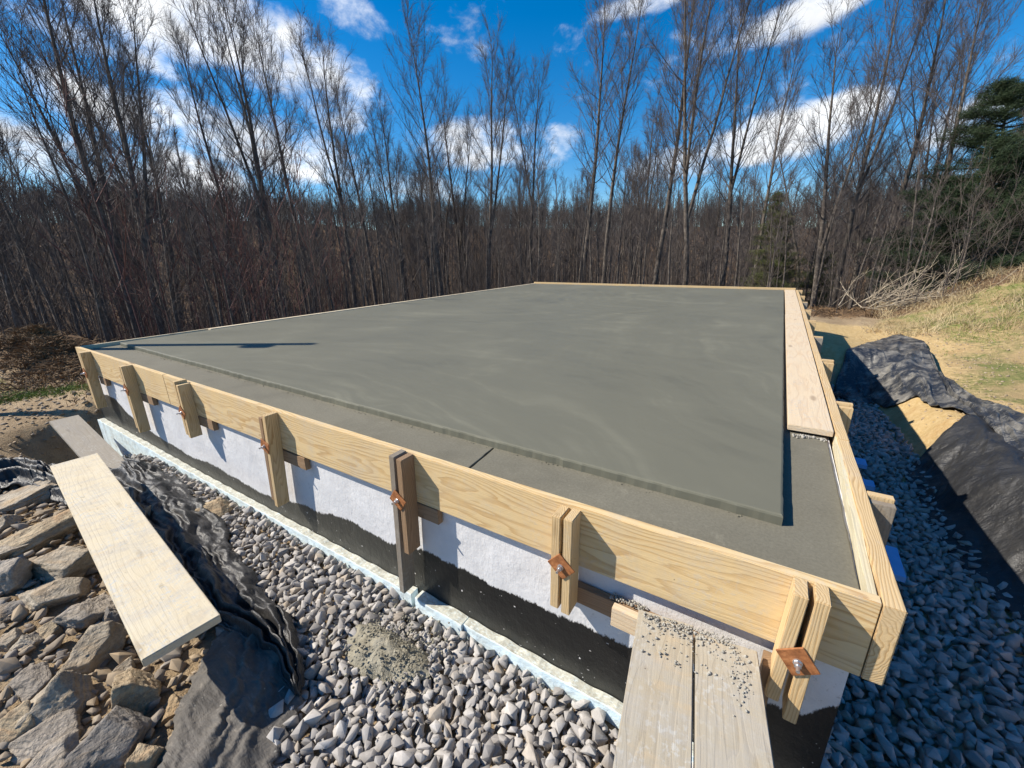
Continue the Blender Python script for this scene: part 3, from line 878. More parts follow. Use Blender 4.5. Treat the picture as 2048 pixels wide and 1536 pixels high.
def pack(region, n_try, rmin, rmax, r, sep=.78, grid=.14):
    """dart throwing: region(x, y) -> bool mask; returns xy and radius"""
    (x0, x1, y0, y1), f = region
    X = r.uniform(x0, x1, n_try); Y = r.uniform(y0, y1, n_try); S = rmin + (rmax - rmin) * r.beta(1.8, 2.6, n_try)
    ok = f(X, Y); X, Y, S = X[ok], Y[ok], S[ok]
    cells = {}; out = []
    for x, y, s_ in zip(X.tolist(), Y.tolist(), S.tolist()):
        ci, cj = int(x // grid), int(y // grid); good = True
        for a in (-1, 0, 1):
            for b in (-1, 0, 1):
                for (px, py, ps) in cells.get((ci + a, cj + b), ()):
                    if (px - x) ** 2 + (py - y) ** 2 < (sep * (ps + s_)) ** 2: good = False; break
                if not good: break
            if not good: break
        if good: cells.setdefault((ci, cj), []).append((x, y, s_)); out.append((x, y, s_))
    return np.array(out)


def hull_shape(seed, flat=.72, npt=12):
    r = np.random.default_rng(seed); g = np.arange(npt) + .5; ph = np.arccos(1 - 2 * g / npt); th = np.pi * (1 + 5 ** .5) * g
    N = np.stack([np.cos(th) * np.sin(ph), np.sin(th) * np.sin(ph), np.cos(ph)], -1) + r.normal(0, .25, (npt, 3))
    N /= np.linalg.norm(N, axis=1)[:, None]; N = N * r.uniform(.8, 1.25, (npt, 1)) * np.array([1.08, r.uniform(.58, .88), r.uniform(.75, 1.05) * flat])
    bm = bmesh.new(); vs = [bm.verts.new(p) for p in N]; bmesh.ops.convex_hull(bm, input=vs)
    bmesh.ops.delete(bm, geom=[v for v in bm.verts if not v.link_faces], context='VERTS')
    bmesh.ops.bevel(bm, geom=bm.edges[:], offset=.02, segments=1, affect='EDGES')
    bmesh.ops.triangulate(bm, faces=bm.faces[:]); bm.verts.index_update()
    V = np.array([v.co[:] for v in bm.verts]); Fq = np.array([[v.index for v in f.verts] for f in bm.faces]); bm.free()
    return V, Fq


HULLS = [hull_shape(700 + i, .72, 7 + i % 5) for i in range(28)]
SH2 = [stone_shape(100 + i, ICO2, 8, .72, .07, .45, .9) for i in range(16)]
SH3 = [stone_shape(200 + i, ICO3, 8, .74, .05, .45, .92) for i in range(16)]
GB_X = np.array([-6.6, -6.2, -5.9, -5.3, -4.3, -3.76, -3.0, -2.48, -2.2, -2.0, -1.87, -1.7, -1.4])
GB_Y = np.array([-.10, -.20, -.24, -.16, -.18, -.24, -.44, -.60, -.72, -.85, -1.0, -1.3, -2.2])


def front_gravel(x, y):
    return (y < -.034) & (y > np.interp(x, GB_X, GB_Y)) & (x > -6.75) & ~((x > 2))


def gravel_layers():
    r = np.random.default_rng(5)
    P = []; S = []
    for lay, (nt, a, b, dz) in enumerate(((120000, .017, .045, .016), (70000, .019, .048, .044))):
        q = pack(((-6.8, .35, -2.0, -.034), front_gravel), nt, a, b, r, .64 if lay == 0 else .84)
        z_ = height(q[:, 0], q[:, 1]) + dz * .8 + r.uniform(-.01, .014, len(q))
        # small stones at the far end
        P.append(np.c_[q[:, :2], z_]); S.append(q[:, 2] * 1.30)
    P = np.concatenate(P); S = np.concatenate(S)
    S = S * np.where(P[:, 0] < -3, .80, 1.0)
    o = scatter(P, S, HULLS, None, GRAVEL, 'front_gravel', r, .7)
    tag(o, 'light grey crushed stone filling the strip in front of the foundation wall', 'gravel', kind='stuff')
    fr = lambda x, y: (x > .03) & (x < np.interp(y, XF, XB) + .12) & (y > -2) & (y < 9.3) & ~((y < .0) & (x < .35))
    P = []; S = []
    for lay, (nt, a, b, dz) in enumerate(((110000, .026, .060, .022), (40000, .03, .066, .055))):
        q = pack(((.03, 2.0, -2, 9.3), fr), nt, a, b, r, .66 if lay == 0 else .9, .2)
        z_ = height(q[:, 0], q[:, 1]) + dz * .8 + r.uniform(-.012, .012, len(q))
        P.append(np.c_[q[:, :2], z_]); S.append(q[:, 2] * 1.15)
    P = np.concatenate(P); S = np.concatenate(S)
    o = scatter(P, S, HULLS, None, GRAVEL, 'trench_gravel', r, .6)
    tag(o, 'shaded crushed stone on the floor of the trench along the right wall', 'gravel', kind='stuff')


gravel_layers()

# ---- big rocks of the heap at left: u, v, width px, height px, turn, flatness, material, label
ROCKS = [
    (50, 985, 135, 60, .1, .35, ROCK_TAN, 'flat tan slab of rock at the left picture edge, just below the black fabric heap'),
    (8, 1045, 70, 50, .3, .5, ROCK_TAN, 'small tan rock cut off by the left edge, below the flat tan slab'),
    (85, 1062, 175, 60, .35, .38, ROCK_RUST, 'long rusty layered rock pointing at the middle of the pale plank'),
    (20, 1095, 80, 50, .3, .4, ROCK_TAN, 'tan rock at the left edge under the long rusty layered one'),
    (145, 1115, 150, 80, .25, .55, ROCK_TAN, 'big pinkish tan rock tucked against the left side of the pale plank'),
    (30, 1152, 75, 75, .9, .9, ROCK_GREY, 'upright greenish grey rock with a pointed top at the left edge'),
    (128, 1180, 130, 42, .3, .4, ROCK_TAN, 'low tan slab in front of the big pinkish rock'),
    (180, 1218, 110, 62, .35, .6, ROCK_GREY, 'two toned blue grey rock with a rusty cap beside the pale plank'),
    (28, 1212, 80, 45, .1, .5, ROCK_DARK, 'dark bluish rock in shade at the left edge'),
    (188, 1298, 112, 95, .85, .75, ROCK_TAN, 'large smooth olive tan boulder left of the near end of the pale plank'),
    (66, 1348, 118, 70, .1, .65, ROCK_GREY, 'rounded grey brown boulder left of the large olive tan one'),
    (130, 1388, 112, 92, .7, .7, ROCK_TAN, 'angular tan rock wedged under the large olive tan boulder'),
    (275, 1372, 82, 118, 1.2, .6, ROCK_RUST, 'yellow ochre rock standing just below the corner of the pale plank'),
    (35, 1438, 95, 85, .4, .7, ROCK_RUST, 'crumbly ochre rock at the left edge near the bottom'),
    (105, 1462, 125, 62, .35, .55, ROCK_GREY, 'lavender grey rock near the bottom left corner'),
    (218, 1462, 150, 165, 1.0, .6, ROCK_DARK, 'biggest rock, dark grey and pitted, at the bottom left'),
    (110, 1525, 140, 60, .4, .6, ROCK_GREY, 'brown grey rock on the bottom edge left of the biggest dark rock'),
    (296, 1512, 72, 80, 1.1, .7, ROCK_RUST, 'square yellow block of rock on the bottom edge beside the dusty fabric'),
    (60, 1283, 62, 45, .8, .6, ROCK_TAN, 'thin tan rock above the rounded grey brown boulder'),
    (250, 1335, 40, 34, .5, .7, ROCK_TAN, 'fist sized tan stone under the left corner of the pale plank'),
    (20, 1275, 60, 50, .5, .7, ROCK_TAN, 'brown rock at the left edge above the crumbly ochre one'),
    (428, 1020, 72, 38, .2, .6, ROCK_RUST, 'yellow tan rock resting alone on the crumpled black fabric by the gravel'),
    (292, 1035, 55, 45, .4, .7, ROCK_RUST, 'ochre rock peeping out on the right side of the pale plank'),
    (458, 1280, 52, 34, .7, .5, ROCK_TAN, 'oval tan stone in the shadow at the right corner of the pale plank'),
    (345, 1412, 55, 70, 1.0, .45, ROCK_RUST, 'flaky yellow rock lying on the edge of the dusty fabric'),
    (100, 1258, 50, 36, .8, .5, ROCK_RUST, 'small rusty rock left of the large olive tan boulder'),
    (230, 1230, 40, 60, 1.2, .6, ROCK_DARK, 'dark rock half under the pale plank beside its middle'),
    ]


def rocks():
    for i, (u, v, wp, hp, turn, flat, mat, lab) in enumerate(ROCKS):
        P = hit(u, v + hp * .30)
        d = np.linalg.norm(P - CAM) * (M3.T @ ((P - CAM) / np.linalg.norm(P - CAM)))[2] * -1
        s = d / F
        Wd = wp * s / 2; Hh = hp * s / 2
        V = stone_shape(900 + i, ICO5, 9, 1.0, .035, .55, .92)
        V[:, 1] *= 1.15
        dd = V / np.linalg.norm(V, axis=1)[:, None]
        V = V * (1 + .05 * fbm(dd * 3 + i, 4, i)[:, None] + .018 * fbm(dd * 11 + i, 4, i + 3)[:, None])
        lay = np.sin(V[:, 2] * 24 + 2.5 * fbm(dd * 2, 2, i + 8))
        V[:, :2] *= (1 + .015 * lay * (abs(V[:, 2]) < .6))[:, None]
        V = V / np.abs(V).max(0) * np.array([Wd, Wd * .62 + Hh * .35, max(.42 * Wd, Hh * .9) * (.65 + flat * .75)])
        # the long axis follows the picture's slant: image right is M3[:,0]
        ca = math.atan2(M3[1, 0], M3[0, 0]) + turn * .9
        o = mesh_obj('rock', V, ICO5[1], mat, smooth=False)
        o.location = (P[0], P[1], P[2] + V[:, 2].max() * .36)
        o.rotation_euler = (rnd.uniform(-.25, .25), rnd.uniform(-.3, .3), ca)
        me = o.data; me.polygons.foreach_set('use_smooth', np.ones(len(me.polygons), bool))
        tag(o, lab or 'rock of the heap outside the left edge of the photograph', 'rock', 'rocks of the heap at left')
        if lab is None: o.hide_render = False


rocks()


def rubble():
    r = np.random.default_rng(21)
    f = lambda x, y: (y < np.interp(x, GB_X, GB_Y) + .02) & (y > -3.2) & (x > -7.0) & (x < -1.5)
    P = []; S = []
    for (nt, a, b, dz) in ((22000, .018, .055, .012), (4500, .02, .075, .03)):
        q = pack(((-7, -1.5, -3.2, .0), f), nt, a, b, r, .85)
        P.append(np.c_[q[:, :2], height(q[:, 0], q[:, 1]) + dz]); S.append(q[:, 2])
    P = np.concatenate(P); S = np.concatenate(S)
    t_ = np.stack([r.uniform(0, .8, len(P)), r.uniform(0, 1, len(P)), r.uniform(0, 1, len(P))], -1)
    shp = [hull_shape(800 + i, .5, 9 + i % 4) for i in range(16)]
    m, t, p = MATS['crushed_grey_stone'], None, None
    o = scatter(P, S, shp, None, RUBBLE, 'rubble', r, .35, t_)
    tag(o, 'small broken brown and grey stones filling the gaps of the rock heap', 'rubble', kind='stuff')
    # clods and chips on the dirt beyond
    f = lambda x, y: (x > -16) & (x < -6.9) & (y < .9) & (y > -2.5) & ~((x > -7.7) & (y > -.05))
    q = pack(((-16, -6.9, -2.5, .9), f), 5200, .012, .045, r, 1.1)
    P = np.c_[q[:, :2], height(q[:, 0], q[:, 1]) + .006]
    t_ = np.stack([r.uniform(0, .6, len(P)), r.uniform(.4, 1, len(P)), r.uniform(0, 1, len(P))], -1)
    o = scatter(P, q[:, 2], shp, None, RUBBLE, 'dirt_clods', r, .35, t_)
    tag(o, 'clods and stone chips scattered over the bare dirt at left', 'clods', kind='stuff')
    f = lambda x, y: (x > np.interp(y, XF, XB) + .35) & (y > .5)
    q = pack(((1.2, 9, .5, 14), f), 5200, .010, .04, r, 1.1)
    P = np.c_[q[:, :2], height(q[:, 0], q[:, 1]) + .004]
    t_ = np.stack([r.uniform(0, .6, len(P)), r.uniform(.6, 1, len(P)), r.uniform(0, 1, len(P))], -1)
    o = scatter(P, q[:, 2], shp, None, RUBBLE, 'soil_clods', r, .35, t_)
    tag(o, 'yellow soil crumbs and chips over the bank and yard at right', 'clods', kind='stuff')


RUBBLE = stone('brown_rubble_stone', (.20, .17, .14), (.38, .34, .29), (.36, .27, .17))
rubble()


def crumbs(name, n, fn, size, mat, lab, seed, cat='crumbs'):
    r = np.random.default_rng(seed); P = np.array([fn(r) for _ in range(n)])
    S = size[0] + (size[1] - size[0]) * r.uniform(0, 1, n) ** 2.2
    D = ico(1)
    shp = [stone_shape(500 + i, D, 9, .8, .05) for i in range(6)]
    o = scatter(P, S, shp, D[1], mat, name, r, .8); tag(o, lab, cat, kind='stuff')
    return o


def on_ramp(r):
    # concrete crumbs along the top edge of the two planks
    a = r.uniform(0, 1); s_ = abs(r.normal(0, .03)) if r.uniform() < .8 else r.uniform(0, .18)
    x = -.64 + a * .35; y = -.075 + .175 * (x + .663) * .9 - .012 - s_
    if a > .85: s2 = r.uniform(0, .16); x -= .0; y -= s2
    return (x + s_ * .155, y, -.302 + r.uniform(0, .004))


crumbs('concrete_crumbs', 520, on_ramp, (.002, .0075), CRUMB, 'grey concrete crumbs spilled on the top ends of the ramp planks', 31)
crumbs('concrete_crumbs', 90, lambda r: (r.uniform(-.80, -.66), r.uniform(.002, .034), -.386 + r.uniform(0, .006)), (.003, .009), CRUMB, 'few pale concrete crumbs on the ledger beside the ramp', 32)
crumbs('edge_crumbs', 260, lambda r: (r.uniform(-7.3, -.26), .352 + abs(r.normal(0, .012)) * -1 - .004, -.043), (.0015, .005), CONCR, 'tiny concrete crumbs along the foot of the step in the slab', 33)
crumbs('mortar_lumps', 60, lambda r: (r.uniform(-.19, -.03), 1.385 - abs(r.normal(0, .022)), -.042), (.004, .014), CRUMB, 'grey mortar lumps against the sawn end of the pinkish ledge plank', 34)
crumbs('fabric_grit', 900, lambda r: (lambda p: (p[0], p[1], float(height(p[0], p[1])) + .036))(at(r.normal(525, 32), r.normal(1400, 42), -1.0)), (.003, .011), CRUMB, 'grey grit spilled in a fold of the dusty fabric', 35)


def mortar_spill():
    n = 90; a = np.linspace(0, 2 * np.pi, n, endpoint=False); V = []; Fc = []
    c = at(770, 1290, -.96)
    rr = np.linspace(0, 1, 26)
    for k, q in enumerate(rr):
        for i, t_ in enumerate(a):
            R0 = .20 * (1 + .16 * math.sin(t_ * 2 + 1) + .10 * math.sin(3 * t_ + .3) + .03 * math.sin(11 * t_))
            V.append((c[0] + R0 * q * math.cos(t_) * 1.15, c[1] + R0 * q * math.sin(t_) * .75, 0))
    V = np.array(V); qq = np.repeat(rr, n)
    V[:, 2] = height(V[:, 0], V[:, 1]) + .125 - .085 * qq ** 2 + .012 * fbm(V * 11, 4, 2) + .006 * (vnoise(V * 40, 8))
    for k in range(len(rr) - 1):
        for i in range(n):
            j = (i + 1) % n
            Fc.append((k * n + i, (k + 1) * n + i, (k + 1) * n + j, k * n + j))
    o = mesh_obj('mortar_spill', V, Fc, MORTAR, smooth=True)
    tag(o, 'brownish grey heap of spilled mortar on the gravel before the brace', 'mortar spill')
    crumbs('mortar_grit', 700, lambda r: (lambda x, y: (x, y, float(height(x, y)) + .115 + r.uniform(-.02, .02)))(c[0] + r.normal(.05, .15), c[1] + r.normal(.02, .11)), (.003, .012), MORTAR, 'grit scattered round the spilled mortar on the gravel', 36)


mortar_spill()


# ------------------------------------------------------------------ fabrics
def drape(name, A, B, mat, lab, cat, off=.03, bulge=.0, folds=.03, fs=5.0, nu=160, nv=60, seed=1, ragged=.02, ends=0.0, wr=1.0, zfn=None, nf=2.6):
    """cloth spanned between two edges given as lists of (x, y), laid over the ground"""
    A = np.array([p[:2] for p in A]); B = np.array([p[:2] for p in B])

    def smooth_line(L, n):
        d = np.r_[0, np.cumsum(np.linalg.norm(np.diff(L, axis=0), axis=1))]; d /= d[-1]
        t_ = np.linspace(0, 1, n); out = np.c_[np.interp(t_, d, L[:, 0]), np.interp(t_, d, L[:, 1])]
        for _ in range(n // 18):
            out[1:-1] = (out[:-2] + out[1:-1] * 2 + out[2:]) / 4
        return out
    a = smooth_line(A, nu); b = smooth_line(B, nu)
    tu = np.linspace(0, 1, nu); tv = np.linspace(0, 1, nv)
    jag = ragged * fbm(np.c_[tu * 30, np.zeros(nu), np.zeros(nu)], 3, seed)
    jag2 = ragged * fbm(np.c_[tu * 30, np.ones(nu) * 9, np.zeros(nu)], 3, seed)
    dirs = (b - a) / np.linalg.norm(b - a, axis=1)[:, None]
    a = a + dirs * jag[:, None]; b = b + dirs * jag2[:, None]
    G = a[:, None, :] * (1 - tv)[None, :, None] + b[:, None, :] * tv[None, :, None]
    P = np.concatenate([G, np.zeros((nu, nv, 1))], -1)
    wp = P + .10 * wr * np.stack([fbm(P * 3, 2, seed + 1), fbm(P * 3, 2, seed + 2), P[..., 2]], -1)
    # creases: ridged noise stretched along the cloth
    along = np.stack([np.broadcast_to((tu * 1.0)[:, None], (nu, nv)) * np.linalg.norm(A[-1] - A[0]), np.broadcast_to(tv[None, :], (nu, nv)) * np.linalg.norm(A[0] - B[0]).clip(.3), np.zeros((nu, nv))], -1)
    U = along[..., 0]; Vv = np.broadcast_to(tv[None, :], (nu, nv))
    ph = fbm(np.stack([U * 1.1, Vv * 1.5, U * 0], -1), 3, seed + 3)
    ph2 = fbm(np.stack([U * 2.2, Vv * 2.5, U * 0 + 7], -1), 3, seed + 4)
    mod = np.clip(.55 + .8 * fbm(np.stack([U * 1.6, Vv * 2, U * 0 + 3], -1), 2, seed + 6), 0, 1)
    rg = lambda q: (.5 + .5 * np.sin(q)) ** 1.8
    rid = rg(2 * np.pi * (Vv * nf + 1.0 * ph)) * .75 + .45 * mod * rg(2 * np.pi * (Vv * nf * 1.7 + U * fs * .35 + 1.3 * ph2)) + .22 * (1 - mod) * rg(2 * np.pi * (U * fs * .8 - Vv * nf * .8 + 1.6 * ph2))
    rid = rid + .05 * fbm(wp * 14, 2, seed + 9)
    z = height(P[..., 0], P[..., 1]) if zfn is None else zfn(P[..., 0], P[..., 1])
    prof = np.sin(np.pi * tv)[None, :] ** .7
    z = z + off + bulge * prof + folds * (rid - .35) * (.35 + .65 * prof)
    P[..., 2] = z
    V = P.reshape(-1, 3)
    i = np.arange(nu - 1)[:, None] * nv + np.arange(nv - 1)[None, :]
    Fq = np.stack([i, i + nv, i + nv + 1, i + 1], -1).reshape(-1, 4)
    o = mesh_obj(name, V, Fq, mat, smooth=True)
    md = o.modifiers.new('thickness', 'SOLIDIFY'); md.thickness = .006; md.offset = 0
    tag(o, lab, cat)
    return o


def px(L, z): return [at(u, v, z) for u, v in L]


drape('black_fabric', px([(165, 920), (225, 1000), (285, 1080), (350, 1180), (400, 1240), (500, 1285), (560, 1330), (588, 1385)], -.97),
      px([(270, 915), (345, 945), (402, 1000), (452, 1045), (470, 1100), (505, 1150), (545, 1200), (588, 1262), (598, 1310), (604, 1385)], -.97),
      FAB, 'long crumpled black fabric between the pale plank and the gravel', 'landscape fabric',
      off=.055, bulge=.05, folds=.075, fs=3.0, nf=2.3, nu=420, nv=90, seed=3, ragged=.02)
drape('black_fabric', px([(-120, 960), (-30, 940), (40, 925), (110, 925), (150, 935)], -.93), px([(-120, 1010), (-30, 985), (40, 975), (110, 1000), (160, 1010)], -.93),
      FABD if False else FAB, 'heap of black fabric at the left edge behind the rocks', 'landscape fabric', off=.05, bulge=.08, folds=.09, fs=2.0, nf=3.0, nu=160, nv=70, seed=13)
drape('dusty_fabric', px([(450, 1250), (405, 1330), (372, 1400), (345, 1480), (320, 1560), (290, 1700)], -.98),
      px([(585, 1290), (600, 1345), (600, 1395), (578, 1440), (548, 1520), (500, 1680)], -.98),
      FABD, 'flat dusty grey brown fabric at the bottom, below the near end of the pale plank', 'landscape fabric', off=.045, bulge=.03, folds=.022, fs=2.2, nf=2.2, nu=220, nv=90, seed=23, ragged=.012)
inner = [at(*q) for q in ((1664, 793, -1.9), (1700, 798, -1.85), (1745, 798, -1.8), (1790, 790, -1.5), (1833, 785, -1.36), (1879, 813, -1.28), (1957, 841, -1.17), (1995, 875, -1.10), (2048, 917, -1.06), (2130, 1000, -1.05), (2230, 1110, -1.05))]
outer = [at(*q) for q in ((1670, 748, -1.35), (1690, 717, -1.35), (1735, 694, -1.33), (1790, 685, -1.32), (1845, 702, -1.32), (1862, 742, -1.32), (1900, 752, -1.26), (1955, 775, -1.18), (2048, 805, -1.06), (2180, 870, -1.0), (2330, 950, -1.0))]
drape('bank_fabric', inner, outer, FABR, 'mud streaked black fabric flap folded back along the top of the right bank', 'landscape fabric',
      off=.05, bulge=.08, folds=.075, fs=1.0, nf=2.4, nu=420, nv=100, seed=33, ragged=.035)
topk = [at(*q) for q in ((1950, 832, -1.17), (1990, 850, -1.13), (2030, 876, -1.08), (2060, 900, -1.06), (2140, 985, -1.05), (2260, 1100, -1.05))]
botk = [at(*q) for q in ((1800, 960, -1.78), (1835, 1015, -1.75), (1862, 1080, -1.75), (1922, 1152, -1.74), (2048, 1268, -1.72), (2180, 1390, -1.70))]
drape('slope_fabric', topk, botk, FABK, 'smooth black fabric hanging down the right bank below the mud streaked flap', 'landscape fabric',
      off=.035, bulge=.03, folds=.035, fs=.9, nf=1.4, nu=240, nv=140, seed=43, ragged=.015)

# foam pieces in the trench
for (near, farv, wd_, lab) in (((1813, 1155), (1794, 1095), .42, 'clean blue foam offcut nearest the corner, in the shade of the right wall'),
                          ((1751, 974), (1747, 961), .40, 'middle one of the three blue foam offcuts beside the right wall'),
                          ((1735, 931), (1731, 918), .42, 'farthest of the three blue foam offcuts beside the right wall')):
    a = at(*near, -1.50); b = at(*farv, -1.50)
    o = plank('foam_offcut', (a[0] - wd_ / 2, a[1], -1.525), (b[0] - wd_ / 2, b[1], -1.525), wd_, .05, FOAMC, (0, 0, 1), bev=.002)
    tag(o, lab, 'foam board', 'foam offcuts in the trench')

# ------------------------------------------------------------------ pole out of the frame whose shadow crosses the slab
pole = empty('site_pole', (-9.4, -.98, float(height(-9.4, -.98)) - .3))
tag(pole, 'tall wooden pole with a metal box whose shadow crosses the far left of the slab', 'pole')
hz = 4.42 - pole.location.z


def tube(points, radii, sides, V, Fc, cap=False):
    pts = np.asarray(points, float); n = len(pts); d = pts[-1] - pts[0]; d = d / (np.linalg.norm(d) + 1e-9)
    ref = np.array([0, 0, 1.]) if abs(d[2]) < .9 else np.array([1., 0, 0])
    a = np.cross(d, ref); a /= np.linalg.norm(a); b = np.cross(d, a)
    an = np.arange(sides) * 2 * np.pi / sides
    ring = np.cos(an)[:, None] * a + np.sin(an)[:, None] * b
    base = sum(len(q) for q in V)
    V.append((pts[:, None, :] + ring[None] * np.asarray(radii)[:, None, None]).reshape(-1, 3))
    i = np.arange(n - 1)[:, None] * sides + np.arange(sides)[None, :]
    j = np.arange(n - 1)[:, None] * sides + (np.arange(sides)[None, :] + 1) % sides
    Fc.append(np.stack([i, j, j + sides, i + sides], -1).reshape(-1, 4) + base)


V, Fc = [], []
tube([(0, 0, 0), (0.01, 0, hz * .5), (0, 0, hz)], [.075, .068, .06], 16, V, Fc)
mesh_obj('shaft', np.concatenate(V), np.concatenate(Fc), WEATH, pole, smooth=True)
bx = bpy.data.objects.new('meter_box', box_mesh(.14, .13, .26, .01, 'meter_box')); bx.data.materials.append(SIDING)
COL.objects.link(bx); bx.parent = pole; bx.location = (.03, -.12, hz - .50)

# ------------------------------------------------------------------ trees
def wander(p, d, L, n, r, curl=.12, up=.25):
    """points of a limb that starts at p along d and bends upward"""
    pts = [p]; d = d / np.linalg.norm(d)
    for k in range(n):
        d = d + r.normal(0, curl, 3) + np.array([0, 0, up / n]); d /= np.linalg.norm(d)
        pts.append(pts[-1] + d * L / n)
    return np.array(pts)


def make_tree(seed, Ht, style='poplar', nbr=34, nsub=8, ntw=7, cb=.34, r0=None, spread=.24, twr=.0040, fork=0):
    """bare tree of height Ht; returns (trunk V, F), (crown V, F)"""
    r = np.random.default_rng(seed)
    r0 = r0 or Ht * .0098
    TV, TF, CV, CF = [], [], [], []
    def leader(p, d, L, rb, t0):
        n = max(6, int(L / .9)); pts = wander(p, d, L, n, r, .022 if style != 'oak' else .06, .12)
        s_ = np.linspace(t0, 1, n + 1); rad = rb * (1 - (s_ - t0) / (1 - t0 + 1e-9)) ** .85 + .010
        return pts, rad, s_
    main = leader(np.zeros(3), np.array([r.normal(0, .012), r.normal(0, .012), 1.]), Ht, r0, 0)
    leaders = [main]
    tube(main[0], main[1], 9, TV, TF)
    for f_ in range(fork):
        k = int(len(main[0]) * r.uniform(.28, .5)); a = r.uniform(0, 6.28)
        L = Ht - main[0][k][2]
        ld_ = leader(main[0][k], np.array([math.cos(a) * .24, math.sin(a) * .24, 1.]), L * r.uniform(.8, .97), main[1][k] * .72, main[2][k])
        leaders.append(ld_); tube(ld_[0], ld_[1], 7, TV, TF)
    for (pts, rad, s_) in leaders:
        nb = nbr if len(leaders) == 1 else int(nbr * .72)
        for b in range(nb):
            t = cb + (.985 - cb) * ((b + r.uniform(0, 1)) / nb)
            if t < s_[0]: continue
            x = np.interp(t, s_, np.arange(len(s_))); k = int(x); k = min(k, len(pts) - 2); p = pts[k] + (pts[k + 1] - pts[k]) * (x - k); rb = np.interp(t, s_, rad)
            az = b * 2.399 + r.normal(0, .4); q = (t - cb) / (1 - cb)
            el = math.radians(np.interp(q, [0, 1], [36, 70] if style == 'poplar' else [15, 62]) + r.normal(0, 7))
            L = Ht * spread * (1.18 - q * .66) * r.uniform(.7, 1.08) * (.5 + .5 * min(1, q * 4))
            d = np.array([math.cos(az) * math.cos(el), math.sin(az) * math.cos(el), math.sin(el)])
            bp = wander(p, d, L, 6, r, .07, .5 if style == 'poplar' else .45)
            br = np.linspace(max(.011, rb * .30), .006, 7)
            tube(bp, br, 5, CV, CF)
            for s2 in range(nsub):
                u_ = .18 + .8 * (s2 + r.uniform(0, 1)) / nsub; xk = u_ * 6; kk = min(5, int(xk)); pp = bp[kk] + (bp[kk + 1] - bp[kk]) * (xk - kk)
                bd = bp[kk + 1] - bp[kk]; bd /= np.linalg.norm(bd)
                sd = bd + r.normal(0, .46, 3) + np.array([0, 0, .16]); L2 = L * .36 * (1.15 - u_ * .6) * r.uniform(.6, 1.2)
                sp = wander(pp, sd, L2, 3, r, .12, .3); tube(sp, np.linspace(.0075, twr, 4), 3, CV, CF)
                for w_ in range(ntw):
                    v_ = r.uniform(.15, 1) * 3; k3 = min(2, int(v_)); p3 = sp[k3] + (sp[k3 + 1] - sp[k3]) * (v_ - k3)
                    td = (sp[k3 + 1] - sp[k3]); td = td / (np.linalg.norm(td) + 1e-9) + r.normal(0, .5, 3) + np.array([0, 0, .10])
                    tube(wander(p3, td, r.uniform(.25, .75) * Ht / 16, 2, r, .12, .2), [twr, twr * .8, twr * .45], 3, CV, CF)
    return (np.concatenate(TV), np.concatenate(TF)), (np.concatenate(CV), np.concatenate(CF))


def tree_mesh(name, vf, mat):
    o = mesh_obj(name, vf[0], vf[1], mat, smooth=True); me = o.data; bpy.data.objects.remove(o); return me


PROTO = []
for k in range(6): PROTO.append((make_tree(1000 + k, 16.0, 'poplar', 36, 10, 9, [.42, .40, .42, .36, .44, .38][k], spread=[.25, .20, .23, .26, .21, .24][k], fork=[0, 1, 1, 1, 0, 2][k]), 16.0))
for k in range(4): PROTO.append((make_tree(2000 + k, 12.0, 'oak', 26, 7, 7, .42, spread=.20, r0=.11, fork=k % 2), 12.0))
for k in range(4): PROTO.append((make_tree(3000 + k, 9.0, 'poplar', 20, 5, 5, .45, spread=.13, r0=.06), 9.0))
PM = [(tree_mesh('trunk', a, BARK), tree_mesh('crown', b, TWIG), h) for (a, b), h in PROTO]


def az_of(u, v):
    r = ray(u, v); return math.atan2(r[0], r[1]), math.atan2(r[2], math.hypot(r[0], r[1]))


def place_tree(p, az, R, top_el=None, Hh=None, lab=None, name='bare_tree', group='bare trees of the wood', wid=1.0, turn=None):
    x = CAM[0] + R * math.sin(az); y = CAM[1] + R * math.cos(az); z = float(height(x, y)) - .15
    Hh = Hh or (CAM[2] + R * math.tan(top_el) - z)
    tm, cm, h0 = PM[p]; s = Hh / h0
    root = empty(name, (x, y, z), (0, 0, rnd.uniform(0, 6.28) if turn is None else turn)); ws = s ** .6 * wid
    root.scale = (ws, ws, s)
    for nm, me in (('trunk', tm), ('crown', cm)):
        o = bpy.data.objects.new(nm, me); COL.objects.link(o); o.parent = root
    tag(root, lab, 'tree', group)
    return root


